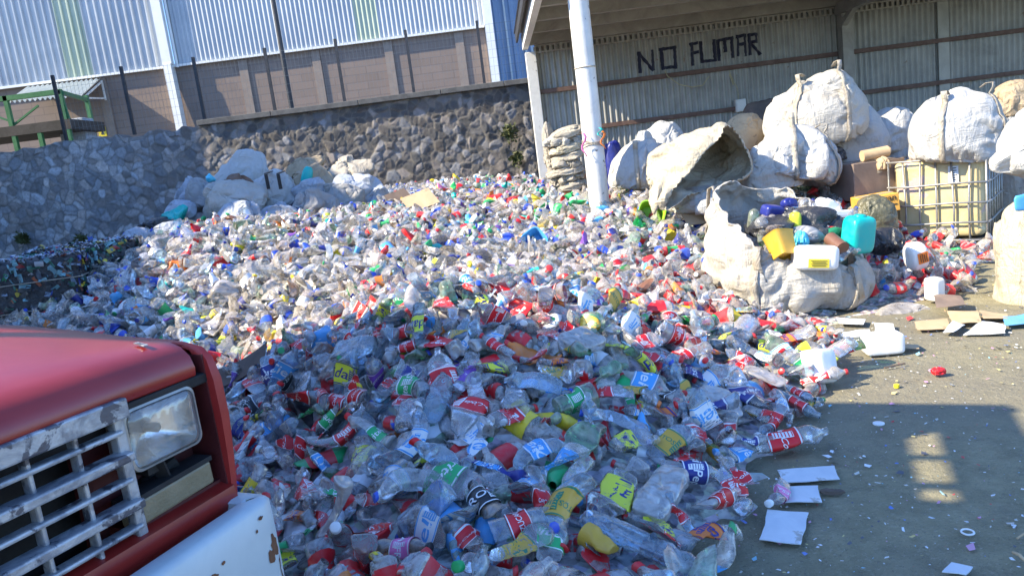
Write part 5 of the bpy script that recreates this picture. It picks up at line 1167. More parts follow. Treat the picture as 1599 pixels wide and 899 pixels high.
jug(1272, 402, 6.22, .36, .22, .21, 'white', 'white jerrycan with a yellow label lying in the open bulk bag', (-.1, .12, -.1), lab=('yellow', -.045, .17, .075), neck=False, name='jerrycan', cat='jerrycan')
mb = MB().tube([at(1243, 387, 6.35), at(1239, 378, 6.38)], [.035, .03], 14); 
jug(1340, 366, 6.45, .235, .2, .33, 'teal', 'bright teal plastic jug at the right rim of the open bulk bag', (.12, .08, .2), e1=.4, seed=4)
c = at(1220, 384, 6.32); Rm = eul(-.55, .18, .35); mb = MB(); prf = [(-.11, .075), (-.105, .083), (.10, .105), (.112, .113), (.108, .104), (-.08, .078), (-.09, .01)]
n_ = 40; T_ = np.linspace(0, 2*math.pi, n_, endpoint=False); rows = [np.stack([r_*sp(np.cos(T_), .45), r_*sp(np.sin(T_), .45), np.full(n_, z_)], 1) for z_, r_ in prf]
mb.grid(np.array(rows)@Rm.T+c, wrapu=True); tag(obj('tub', mb, M['gold'], smooth=True, sharp=50), 'orange-yellow square tub tipped in the open bulk bag', 'tub')
jug(1290, 328, 7.0, .22, .2, .2, 'white', 'white rounded canister at the back of the open bulk bag', (.2, .5, .2), e1=.55, seed=6)
jug(1310, 345, 6.85, .22, .1, .2, 'white', 'white printed carton behind the teal jug', (0, .1, .1), e1=.15, e2=.15, neck=False, lab=('paper', 0, .16, .12), name='carton', cat='carton')
jug(1276, 337, 6.75, .14, .09, .1, 'red', 'red and white packet in the open bulk bag', (.1, .2, .2), e1=.5, neck=False, dent=.1, name='packet', cat='packet')
jug(1176, 344, 6.75, .10, .10, .2, 'greenpet', 'green see-through bottle at the far corner of the open bulk bag', (-.1, .25, 0), e1=.6, e2=.9, seed=8, name='bottle', cat='bottle')
jug(1191, 354, 6.6, .12, .12, .17, 'aqua', 'clear cup-like bottle beside the green bottle in the bulk bag', (-.4, -.2, 0), e1=.6, e2=.9, seed=9, name='bottle', cat='bottle')
jug(1242, 346, 6.65, .10, .10, .17, 'lemon', 'bottle with yellow liquid standing among dark containers in the bulk bag', (0, .05, 0), e1=.5, e2=.9, seed=10, name='bottle', cat='bottle', cap='grey')
jug(1232, 318, 7.05, .16, .1, .1, 'navy', 'dark blue can at the back of the open bulk bag', (1.2, .2, .3), e1=.5, e2=.9, seed=11, name='can', cat='can')
jug(1206, 330, 6.95, .2, .14, .12, 'navy', 'flat dark blue container behind the clear cup-like bottle', (.2, .2, .3), e1=.5, seed=12, name='container', cat='container', neck=False)
jug(1255, 322, 6.95, .09, .09, .15, 'clear', 'small clear jar at the back of the open bulk bag', (.2, .1, 0), e1=.5, e2=.9, seed=13, name='jar', cat='jar')
jug(1215, 358, 6.55, .25, .1, .09, 'amber', 'flattened brown-grey bottle in the open bulk bag', (.2, .1, .3), e1=.7, e2=.9, seed=14, name='bottle', cat='bottle')
c1 = at(1296, 372, 6.42); c2 = at(1316, 388, 6.25); mb = MB().tube([c1, c2], .06, 20); mb.tube([c2+(c2-c1)*.02, c2+(c2-c1)*.03], .048, 20); tag(obj('pipe', mb, M['brown'], smooth=True, sharp=40), 'short brown plastic pipe end beside the white jerrycan', 'pipe')
sack(1262, 366, 6.55, 62, 26, 'grey', 'grey crumpled plastic sheet behind the white jerrycan', name='plastic_sheet', cat='plastic sheet', e1=.7, fold=.16, nu=56, nv=34, tilt=(0, .4))
sack(1250, 372, 6.5, 26, 26, 'cyan', 'small turquoise packet behind the white jerrycan', name='packet', cat='packet', e1=.6, fold=.12, nu=40, nv=24)
sack(1302, 362, 6.6, 44, 14, 'darkgreen', 'dark green strap tangle beside the teal jug', name='strap_tangle', cat='strap', e1=.9, fold=.2, nu=40, nv=24)
sack(1200, 352, 6.75, 70, 30, 'film_black', 'dark film lining under the containers in the bulk bag', name='film', cat='film', e1=.8, fold=.12, depth=.5, nu=48, nv=30)
sack(1265, 350, 6.8, 120, 60, 'film_black', 'black sheet bulging between the containers in the bulk bag', name='film', cat='film', e1=.7, fold=.1, depth=.5, nu=60, nv=36)
sack(1270, 400, 6.5, 110, 50, 'film_olive', 'dark film below the white jerrycan in the bulk bag', name='film', cat='film', e1=.7, fold=.1, depth=.3, nu=60, nv=36)

def gz(px, py, dz=0.0): return atz(px, py, dz)
# white jugs and sheets on the ground near the bulk bag
def gjug(px, py, z, *a, **k): p = atz(px, py, z); return jug(px, py, p[1], *a, **k)
gjug(1378, 535, .075, .155, .26, .145, 'white', 'white plastic container lying alone on the sunlit dirt', (0, 0, 1.45), e1=.3, e2=.3, neck=False, seed=21, name='container', cat='container')
gjug(1277, 572, .12, .19, .19, .22, 'white', 'white angular jug at the edge of the heap on the dirt', (-.3, .2, .4), e1=.35, e2=.5, seed=22, neck=False)
gjug(1459, 451, .12, .10, .14, .2, 'white', 'small white container standing in shade before the caged tank', (0, 0, .3), e1=.3, neck=False, seed=23, name='container', cat='container')
gjug(1430, 400, .33, .26, .20, .16, 'white', 'white bottle with an orange band lying below the caged tank', (.2, 1.4, .3), e1=.5, e2=.8, seed=24, lab=('orange', .0, .1, .1), name='bottle', cat='bottle')
sack(1405, 487, 6.1, 108, 26, 'milky', 'long clear film bottle lying at the shade edge below the bulk bag', name='film', cat='film', e1=.8, fold=.07, depth=.25)
def flat_sheet(pts, mat, label, cat='sheet', name='sheet', z=.012, th=.004, curl=.02, seed=0, group=None):
    """a thin bent sheet lying on the ground; pts are its four corners in the photo"""
    q_ = np.array([atz(px, py, z) for px, py in pts]); u = np.linspace(0, 1, 12)[:, None, None]; v = np.linspace(0, 1, 12)[None, :, None]
    P = (q_[0]*(1-u)+q_[1]*u)*(1-v)+(q_[3]*(1-u)+q_[2]*u)*v; rp = np.random.default_rng(seed+5)
    P[..., 2] += curl*(fbm(np.c_[P.reshape(-1, 3)[:, :2]*4, np.full(144, seed*3.3)], 3, 2)).reshape(12, 12)+curl*.6
    P[..., :2] += .006*np.stack([vn(np.c_[P.reshape(-1, 3)[:, :2]*16, np.full(144, seed*1.7)], k) for k in (1, 2)], -1).reshape(12, 12, 2)
    o = obj(name, MB().sheet(P, th), M[mat], smooth=True, sharp=60); return tag(o, label, cat, group)
GP = 'white sheets on the ground'
flat_sheet([(1262, 803), (1200, 798), (1186, 845), (1252, 852)], 'paper', 'square white sheet lying on the shaded dirt, nearest the camera of three', seed=1, group=GP, curl=.008)
flat_sheet([(1278, 761), (1226, 763), (1222, 786), (1284, 786)], 'paper', 'small white sheet between the square and the long white sheets', seed=2, group=GP, curl=.008)
flat_sheet([(1302, 728), (1215, 735), (1222, 755), (1310, 748)], 'paper', 'long white sheet half under the crushed bottles', seed=3, group=GP, curl=.01)
flat_sheet([(1487, 878), (1520, 886), (1508, 899), (1470, 893)], 'paper', 'small whitish chip of board alone on the shaded dirt', seed=4, curl=.01)
flat_sheet([(1367, 507), (1395, 508), (1400, 522), (1366, 524)], 'paper', 'white sheet just behind the container alone on the dirt', seed=5, group=GP, curl=.02)
flat_sheet([(1428, 505), (1480, 501), (1484, 515), (1432, 517)], 'card', 'flat tan cardboard strip on the dirt in front of the shaded bottles', 'cardboard', 'cardboard', seed=6)
flat_sheet([(1478, 493), (1528, 494), (1532, 508), (1490, 510)], 'card', 'creased tan cardboard near the tall cream sack', 'cardboard', 'cardboard', seed=7, curl=.05)
flat_sheet([(1488, 507), (1508, 514), (1490, 524), (1472, 522)], 'paper', 'small bent white sheet before the tan cardboard strip', seed=8, group=GP, curl=.05)
flat_sheet([(1530, 506), (1570, 512), (1570, 522), (1504, 523)], 'paper', 'torn white sheet on the dirt near the tall cream sack', seed=9, group=GP, curl=.03)
flat_sheet([(1530, 488), (1572, 490), (1576, 500), (1536, 502)], 'card', 'tan cardboard piece at the foot of the tall cream sack', 'cardboard', 'cardboard', seed=10, curl=.03)
flat_sheet([(1565, 497), (1610, 492), (1612, 508), (1570, 512)], 'sky', 'blue printed wrapper at the foot of the tall cream sack', 'wrapper', 'wrapper', seed=11, curl=.05)
flat_sheet([(1306, 497), (1352, 500), (1348, 508), (1310, 506)], 'paper', 'thin grey-white sheet lying right of the bulk bag base', seed=12, group=GP)
flat_sheet([(1316, 520), (1358, 518), (1360, 526), (1312, 528)], 'paper', 'pale flattened sheet between the heap edge and the lone container', seed=13, group=GP)
flat_sheet([(1408, 540), (1434, 540), (1436, 546), (1408, 546)], 'card', 'brown flap curling beside the lone container', 'cardboard', 'cardboard', seed=14, curl=.06)
flat_sheet([(1458, 467), (1500, 470), (1510, 484), (1462, 486)], 'card_brown', 'brown board in the shade before the caged tank', 'cardboard', 'cardboard', seed=16, curl=.05, z=.05)
c = gz(1465, 579, .03); tag(obj('rag_scrap', sack_mb(c, (.075, .05, .035), 81, fold=.2, nu=40, nv=24), M['red'], smooth=True), 'small red scrap alone on the sunlit dirt', 'scrap')
c = gz(1400, 601, .015); tag(obj('plastic_stopper', MB().lathe([(0, .016), (.02, .016), (.022, .012)], 16, M=(np.eye(3), c-(0, 0, .015))), M['yellow']), 'yellow bottle stopper on the sunlit dirt', 'stopper')
c = gz(1372, 660, .006); tag(obj('lid', MB().lathe([(0, .03), (.006, .03), (.008, .02)], 20, M=(np.eye(3), c-(0, 0, .006))), M['white']), 'round white lid on the shaded dirt', 'lid')
mb = MB(); c = gz(1511, 830, .004); mb.tube([c+(.022*math.cos(a), .022*math.sin(a), 0) for a in np.linspace(0, 2*math.pi, 21)], .004, 6, cap=False); tag(obj('ring', mb, M['white']), 'tiny white ring on the shaded dirt', 'ring')
mb = MB().tube([gz(1381, 574, .01), gz(1413, 567, .012)], .006, 6); tag(obj('stick', mb, M['card_dark']), 'thin dark stick on the sunlit dirt', 'stick')
mb = MB().tube([gz(1582, 862, .01), gz(1592, 866, .02), gz(1600, 874, .01)], .006, 6); mb.tube([gz(1588, 840, .01), gz(1600, 832, .015)], .004, 6); tag(obj('twig', mb, M['card']), 'forked dry twig on the dirt', 'twig')
c = gz(1300, 767, .01); tag(obj('bark_piece', sack_mb(c, (.10, .03, .015), 82, fold=.1, nu=32, nv=20, rot=-.3), M['card_dark'], smooth=True), 'small dark brown sliver beside the white sheets', 'sliver')
# plastic chips trodden into the dirt
mb = MB(); cp = [(.75, .76, .78), (.75, .76, .78), (.7, .7, .66), (.62, .6, .52), (.7, .7, .7), (.6, .63, .66), (.10, .2, .55), (.55, .05, .05), (.25, .5, .6), (.6, .3, .45), (.5, .5, .45), (.1, .1, .12), (.6, .5, .2)]
for k in range(4200):
    y = 1.9+5.2*nr.random()**1.3; x = nr.uniform(.5, 5.2); h = float(H(x, y)[0])
    if h > .12 or keep_out(np.array([x]), np.array([y]))[0]: continue
    s_ = nr.gamma(1.3, .0030)+.002; a = nr.uniform(0, 6.28); u = np.array([math.cos(a), math.sin(a), nr.uniform(-.4, .4)]); v = np.array([-math.sin(a), math.cos(a), nr.uniform(-.4, .4)])
    p = np.array([x, y, max(0, 0)+.006]); w = nr.uniform(.3, 1)
    mb.add([p-u*s_-v*s_*w, p+u*s_-v*s_*w*.6, p+u*s_*.8+v*s_*w, p-u*s_*.6+v*s_*w], [(0, 1, 2, 3)], col=cp[nr.integers(0, len(cp))])
tag(obj('plastic_chips', mb, M['chips'], col=True), kind='stuff')

# ------------------------------------------------------------------ noted things on the heap
def heap_pos(px, py, up=.03):
    p = on_heap(px, py); p[2] += up; return p
def hp_sheet(px, py, w, d, mat, label, yaw, tip=.15, name='cardboard', cat='cardboard', seed=0):
    p = heap_pos(px, py, .13); B = frame(Hn(p[0], p[1])[0]+np.array([0, -tip*2, 0]), yaw, 0, 0); g = np.array([[(x, y, .012*math.sin(x*9+seed)+(.03*abs(x)/w)) for x in np.linspace(-w/2, w/2, 9)] for y in np.linspace(-d/2, d/2, 7)])
    tag(obj(name, MB().sheet(g@B.T+p, .005), M[mat]), label, cat)
hp_sheet(658, 328, .44, .40, 'card', 'flat tan cardboard lying on top of the bottle heap', .5, .25, seed=1)
hp_sheet(624, 322, .34, .28, 'card_dark', 'dark grey board beside the tan cardboard on the heap', .6, .3, seed=2)
hp_sheet(1094, 350, .46, .34, 'card', 'torn tan cardboard between green tub and the open bulk bag', .25, .3, seed=3)
hp_sheet(375, 606, .50, .22, 'card_dark', 'dark board half buried at the foot of the sunlit heap', .1, .2, seed=4)
def hp_jug(px, py, w, d, h, mat, label, e=(0, 0, 0), up=.05, **k):
    p = heap_pos(px, py, up); return jug(px, py, p[1], w, d, h, mat, label, e, **k)
def hp_tub(px, py, r, h, mat, label, e, name='tub', cat='tub', sq=.5, inner=None):
    c = heap_pos(px, py, .06); Rm = eul(*e); T_ = np.linspace(0, 2*math.pi, 40, endpoint=False)
    rows = [np.stack([r_*r*sp(np.cos(T_), sq), r_*r*sp(np.sin(T_), sq), np.full(40, z_*h)], 1) for z_, r_ in ((-.5, .05), (-.5, .78), (-.47, .82), (.44, .98), (.46, 1.06), (.5, 1.06), (.5, .98), (.44, .93), (-.4, .78), (-.42, .05))]
    tag(obj(name, MB().grid(np.array(rows)@Rm.T+c, wrapu=True), M[mat], smooth=True, sharp=50), label, cat)
hp_tub(1017, 346, .15, .22, 'lime', 'bright green open tub lying on the heap by the cream bag', (1.25, .35, -.25))
hp_tub(836, 387, .12, .17, 'sky', 'blue open tub lying tilted on the sunlit heap', (1.0, -.5, .2))
hp_jug(1064, 343, .24, .12, .20, 'blue', 'glossy blue jug beside the flat cardboard and green tub', (.2, 1.1, .2), e1=.6, seed=31)
hp_jug(868, 335, .13, .12, .26, 'gold', 'golden yellow jug on the heap below the column', (.1, 1.35, .1), seed=32, e1=.45)
hp_jug(852, 353, .11, .10, .24, 'yellow', 'yellow bottle lying below the golden jug', (.1, 1.1, -.5), seed=33, e1=.45)
hp_jug(858, 326, .11, .10, .24, 'navy', 'dark blue bottle lying above the golden jug', (.1, 1.5, .2), seed=34, e1=.5)
hp_jug(880, 313, .13, .11, .17, 'red', 'red handled jug above the dark blue bottle', (.1, .3, .1), seed=35, e1=.4)
hp_jug(845, 333, .15, .14, .14, 'white', 'round white tub left of the golden jug', (.9, .2, .1), seed=36, e1=.5, e2=.9, neck=False, name='tub', cat='tub')
hp_jug(795, 368, .16, .14, .14, 'white', 'white tub with grey lid high on the heap, left of the blue tub', (1.1, .2, .1), seed=37, e1=.4, e2=.9, neck=False, cap='grey', name='tub', cat='tub')
hp_jug(775, 300, .16, .12, .30, 'pink', 'pink jug lying near the back of the heap', (.1, 1.3, .15), seed=38, e1=.6)
hp_jug(793, 296, .10, .09, .2, 'teal', 'teal bottle standing beside the pink jug', (.1, .4, .1), seed=39, e1=.5)
hp_jug(697, 332, .13, .1, .15, 'yellow', 'yellow tub beside the tan cardboard on the heap', (.5, .3, 0), seed=41, neck=False, name='tub', cat='tub')
hp_jug(692, 342, .22, .1, .07, 'purple', 'purple flat lid just below the tan cardboard', (.1, .1, .1), seed=42, neck=False, e1=.7, name='lid', cat='lid')
hp_jug(731, 356, .13, .12, .14, 'teal', 'teal pot on the sunlit heap below the tan cardboard', (.4, .4, .1), seed=43, neck=False, name='pot', cat='pot')
hp_jug(714, 325, .30, .16, .10, 'aqua', 'crumpled blue film bottle right of the tan cardboard', (.1, .2, .1), seed=44, dent=.15, e1=.8, name='film', cat='film')
hp_jug(676, 303, .1, .1, .12, 'darkgreen', 'dark green cup near the back of the heap', (.9, .3, 0), seed=45, e1=.5, e2=.9, neck=False, name='cup', cat='cup')
hp_jug(700, 308, .16, .12, .1, 'green', 'green crushed bottle behind the tan cardboard', (.3, 1.2, 0), seed=46, dent=.12, name='bottle', cat='bottle')
hp_jug(889, 350, .12, .1, .15, 'green', 'bright green packet right of the yellow bottle', (.3, .4, 0), seed=47, neck=False, name='packet', cat='packet')
hp_jug(944, 328, .22, .12, .1, 'sky', 'sky blue bottle lying just below the column foot', (.2, .3, .1), seed=48, e1=.7, name='bottle', cat='bottle')
hp_jug(918, 316, .1, .1, .13, 'lime', 'lime green pot at the foot of the pipe column', (.3, .2, 0), seed=49, neck=False, name='pot', cat='pot')
hp_jug(916, 300, .12, .12, .16, 'maroon', 'dark red jug hard against the pipe column', (.2, .1, 0), seed=50)
hp_jug(525, 392, .17, .1, .12, 'lemon', 'lemon yellow crumpled bag on the sunlit heap', (.2, .2, .3), seed=51, dent=.2, e1=.8, neck=False, name='packet', cat='packet')
hp_jug(372, 383, .16, .12, .11, 'lemon', 'yellow crushed bottle near the top of the sunlit heap', (.2, .2, 0), seed=52, dent=.15, e1=.8, name='bottle', cat='bottle')
hp_jug(280, 416, .18, .14, .16, 'orange', 'orange crumpled container at the shade edge of the heap', (.2, .2, 0), seed=53, dent=.2, e1=.7, neck=False, name='container', cat='container')
hp_jug(346, 408, .20, .05, .10, 'red', 'flat red packet high on the sunlit heap', (.5, .1, .2), seed=54, e1=.3, neck=False, name='packet', cat='packet')
hp_jug(355, 458, .30, .25, .26, 'milky', 'swollen cream plastic bag on the sunlit heap', (.2, .2, .3), seed=55, dent=.14, e1=.9, neck=False, name='plastic_bag', cat='plastic bag')
hp_jug(455, 535, .30, .22, .24, 'milky', 'white plastic bag above the lorry wing, in the sun', (.2, .2, .3), seed=56, dent=.18, e1=.9, neck=False, name='plastic_bag', cat='plastic bag')
hp_jug(428, 535, .10, .08, .22, 'yellow', 'yellow bottle beside the white plastic bag', (.2, .5, .3), seed=57, dent=.1, name='bottle', cat='bottle')
hp_jug(415, 412, .16, .12, .12, 'brown', 'brown crushed bottle in the middle of the sunlit heap', (.2, .9, .3), seed=58, dent=.15, name='bottle', cat='bottle')
hp_jug(876, 392, .22, .14, .12, 'film_olive', 'dark grey crushed bag right of the blue tub', (.2, .3, .3), seed=59, dent=.2, e1=.8, neck=False, name='packet', cat='packet')
hp_jug(848, 424, .22, .14, .12, 'film_black', 'black film lump below the blue tub', (.2, .3, .3), seed=60, dent=.2, e1=.8, neck=False, name='packet', cat='packet')
hp_jug(825, 462, .30, .08, .05, 'lemon', 'long flat yellow wrapper on the heap crest', (.1, -.2, .25), seed=61, dent=.1, e1=.8, neck=False, name='wrapper', cat='wrapper')
# ------------------------------------------------------------------ bottles of the heap
def yaw_for(p, n, th):
    """yaw whose bottle axis shows at angle th (degrees, anticlockwise from right) when seen from the front"""
    n = n/np.linalg.norm(n); best = None
    for a in np.linspace(-math.pi, math.pi, 73):
        x = np.array([math.cos(a), math.sin(a), 0]); x = x-n*(x@n); x /= np.linalg.norm(x)
        q_, _ = proj(np.array([p, p+x*.1])); d = q_[1]-q_[0]; e_ = abs((math.degrees(math.atan2(-d[1], d[0]))-th+180) % 360-180)
        if best is None or e_ < best[0]: best = (e_, a)
    return best[1]
GB = 'plastic bottles in the near heap'
placed = []     # (x, y, radius) taken by noted bottles
LM = []         # landmarks: (px, py, words)
def special(px, py, kind, i, am, body, capc, des, th, label, scale=1.0, pitch=0.0, roll=0.0, up=.045, ground=False, lm=None):
    p = atz(px, py, .05) if ground else on_heap(px, py); p = np.array(p); n = np.array([0, 0, 1.0]) if ground else Hn(p[0], p[1])[0]
    if not ground: p = p+n/np.linalg.norm(n)*up
    B = frame(n, yaw_for(p, n, th), pitch, roll); o = make_bottle(kind, i, am, body, capc, des, p, B, scale); tag(o, label, 'bottle', GB); placed.append((p[0], p[1], .10*scale))
    if lm: LM.append((px, py, lm))
# noted ones, placed as seen
special(706, 762, 'soda', 90, .55, 'clear', None, 'sprite', -12, 'big crushed clear bottle with a broad green sleeve above the dark sleeved bottle', 1.25, roll=.3, lm='the big green sleeve')
special(848, 800, 'soda', 91, .4, 'clear', 'coke', 'coke', 100, 'large clear bottle, red sleeve with white script, neck up, mid slope', 1.1, roll=1.2, lm='the upright red-sleeved bottle')
special(985, 757, 'square', 92, .8, 'clear', None, 'vida', 40, 'flattened bottle with wide lemon yellow sleeve, upper of the lemon pair', 1.2, lm='the lemon pair')
special(952, 795, 'square', 93, .75, 'clear', None, 'vida', 215, 'folded bottle with wide lemon yellow sleeve, lower of the lemon pair', 1.25)
special(822, 572, 'soda', 94, .85, 'clear', 'coke', 'cokered', 205, 'flattened bottle with the widest plain red sleeve high on the shaded slope', 1.35, roll=.5, lm='the widest plain red sleeve')
special(872, 592, 'square', 95, .85, 'clear', None, 'jar', -10, 'flattened golden sleeve touching the widest plain red sleeve', 1.0, lm='the upper golden sleeve')
special(735, 595, 'square', 96, .6, 'clear', None, 'purple', 40, 'bottle with a white and purple sleeve left of the widest plain red sleeve', 1.0, lm='the purple sleeve')
special(812, 875, 'soda', 97, .7, 'clear', None, 'jar', 20, 'large bottle with a golden sleeve at the lowest edge of the photo', 1.25, roll=.2, lm='the lowest golden sleeve')
special(760, 800, 'contour', 98, .3, 'amber', 'black', 'black', 130, 'bottle with a black sleeve right below the big green sleeve', 1.4, lm='the black sleeve')
special(610, 838, 'soda', 99, .75, 'clear', None, 'coke', 25, 'largest flattened clear bottle with faded red print near the bumper', 1.45, lm='the largest flattened bottle')
special(728, 655, 'soda', 89, .5, 'clear', None, 'coke', 250, 'bottle showing its round base beside a red sleeve in the middle of the shaded slope', 1.3, pitch=.3, lm='the bottle showing its base')
special(745, 690, 'square', 88, .4, 'milky', None, 'white', 30, 'frosted bottle with an oval white and blue label', 1.0, lm='the frosted bottle')
special(800, 655, 'contour', 87, .7, 'clear', 'coke', 'cokered', 20, 'crumpled red sleeve right of the bottle showing its base', 1.3)
special(635, 645, 'soda', 86, .45, 'clear', None, 'cokered', 270, 'upside-down bottle with a printed red sleeve in the shaded slope', 1.0, pitch=.2, lm='the upside-down bottle')
special(745, 612, 'water', 85, .5, 'clear', 'yellow', 'none', 100, 'plain clear bottle with a yellow cap under the purple sleeve', 1.3)
special(765, 535, 'tall', 84, .45, 'milky', None, 'white', 30, 'white labelled bottle right of the small golden label near the crest', 1.0, lm='the white labelled bottle')
special(722, 525, 'square', 83, .9, 'clear', None, 'jar', 5, 'small flat golden label near the crest of the shaded slope', 1.0)
special(695, 487, 'soda', 82, .7, 'clear', None, 'coke', -40, 'crushed bottle with red sleeve right at the shaded crest', 1.0)
special(870, 535, 'soda', 81, .8, 'clear', None, 'coke', -45, 'long red sleeve slanting down, just below the crest', 1.1, lm='the slanting red sleeve')
special(962, 550, 'contour', 80, .8, 'lemon', None, 'vida', -20, 'narrow crushed green-yellow bottle below the crest', 1.0)
special(1005, 545, 'soda', 79, .7, 'clear', None, 'coke', 10, 'crushed bottle with a short red sleeve, right of the narrow green-yellow bottle', 1.0)
special(1075, 550, 'soda', 78, .25, 'clear', 'red', 'cokered', 265, 'bottle lying neck-down with a round clear base and red sleeve', 1.05, pitch=.1, lm='the neck-down bottle')
special(1115, 563, 'tall', 77, .6, 'clear', None, 'orange', 200, 'bottle with an orange sleeve at the end of the lit strip', 1.1, lm='the orange sleeve')
special(988, 618, 'tall', 76, .6, 'clear', 'orange', 'jar', -25, 'bottle with a golden green-printed sleeve in the shaded slope', 1.1, lm='the sideways golden sleeve')
special(935, 590, 'soda', 75, .5, 'greenpet', None, 'none', 20, 'pale green crushed bottle in the shaded slope', 1.1)
special(955, 665, 'tall', 74, .5, 'aqua', 'blue', 'none', 165, 'bluish ribbed bottle lying across the slope', 1.2, lm='the bluish ribbed bottle')
special(1040, 655, 'water', 73, .5, 'clear', None, 'orange', 10, 'clear bottle with orange leaf print sleeve', 1.2)
special(1235, 690, 'soda', 72, .2, 'clear', None, 'coke', 5, 'big uncrushed clear bottle with a slanted red sleeve at the right edge of the heap', 1.30, pitch=.1, ground=True, lm='the big uncrushed bottle')
special(1265, 603, 'soda', 71, .1, 'clear', 'coke', 'cokered', 262, 'bottle pointing its dark red cap at the viewer beside the white angular jug', .95, pitch=-.05, ground=True, lm='the cap-first bottle')
special(1225, 610, 'soda', 70, .4, 'clear', 'coke', 'coke', 300, 'clear bottle with pinkish red sleeve left of the cap-first bottle', .95, ground=True)
special(1270, 634, 'tall', 69, .35, 'clear', 'green', 'jar', 35, 'clear bottle with a green cap and yellow sleeve lying on the shaded dirt', .9, ground=True, lm='the green-capped bottle')
special(1160, 618, 'soda', 68, .5, 'clear', None, 'navy', 140, 'big clear bottle with a small blue sleeve patch near the heap edge', 1.4, lm='the blue-patched bottle')
special(1150, 785, 'soda', 67, .8, 'clear', None, 'coke', -50, 'crumpled bottle with a red sleeve beside the square white sheet', 1.15, lm='the crumpled red-sleeved bottle')
special(1217, 770, 'contour', 66, .3, 'clear', 'white', 'pink', 235, 'small bottle with a pink-red sleeve lying against the small white sheet', 1.0, ground=True)
special(1100, 855, 'tall', 65, .4, 'clear', None, 'orange', 200, 'bottle with orange-red sleeve and its ribbed base showing, low at the heap edge', 1.25, lm='the ribbed base')
special(1035, 835, 'square', 64, .8, 'clear', None, 'vida', 120, 'small lemon yellow label low between the film bag and the ribbed base', .95)
special(1155, 715, 'tall', 63, .5, 'aqua', 'sky', 'blue', 190, 'bluish bottle with sky blue sleeve behind the long white sheet', 1.0)
special(1080, 750, 'contour', 62, .2, 'clear', 'blue', 'navy', 355, 'bottle with navy sleeve and bright blue cap pointing right', 1.35, lm='the bright blue cap')
special(895, 765, 'tall', 61, .4, 'clear', 'sky', 'none', 260, 'clear bottle with a round blue cap facing the viewer', 1.1)
special(480, 775, 'soda', 60, .35, 'clear', None, 'coke', 95, 'upright clear bottle with a narrow red sleeve right by the bumper end', 1.15, roll=.3, lm='the bottle at the bumper end')
special(462, 885, 'square', 59, .7, 'clear', None, 'vida', 80, 'bottle with a lemon yellow sleeve low beside the bumper', 1.0, ground=False)
special(470, 822, 'square', 58, .85, 'milky', None, 'orange', 10, 'orange sleeve with dark letters next to the bumper rust', .9)
special(545, 690, 'tall', 57, .7, 'clear', None, 'coke', 35, 'long crushed bottle with a red sleeve end above the yellow-edged bottle', 1.2)
special(565, 715, 'square', 56, .85, 'clear', None, 'vida', 60, 'curled yellow edged bottle left of the small golden can label', 1.1)
special(632, 740, 'contour', 55, .8, 'clear', None, 'jar', 0, 'small golden label left of the big green sleeve', 1.0)
special(640, 872, 'contour', 54, .2, 'amber', 'black', 'pink', 0, 'brown bottle with pink-red sleeve and black cap near the lower edge', 1.1)
special(730, 850, 'contour', 53, .5, 'clear', None, 'coke', 150, 'bottle with a bright red sleeve below the black sleeve', 1.3)
special(930, 860, 'cup', 52, .3, 'gold', None, 'none', 150, 'golden cup with a clear rim low in the shaded slope', .85)
special(985, 700, 'square', 51, .5, 'clear', None, 'vida', 10, 'cream bottle with lemon sleeve right above the lemon pair', 1.0)
special(1100, 712, 'soda', 50, .4, 'clear', None, 'jar', 170, 'bottle seen base first with a golden sleeve right of the cream bottle', 1.0, pitch=.3)
special(895, 705, 'square', 49, .9, 'greenpet', None, 'none', 50, 'flat bright green plastic wedge in the middle of the slope', 1.3, lm='the bright green wedge')
special(835, 715, 'tall', 48, .6, 'aqua', None, 'blue', 20, 'blue crushed bottle left of the bright green wedge', 1.2)
special(775, 745, 'soda', 47, .9, 'navy', None, 'blue', -20, 'folded deep blue wrapper bottle touching the big green sleeve', 1.1)
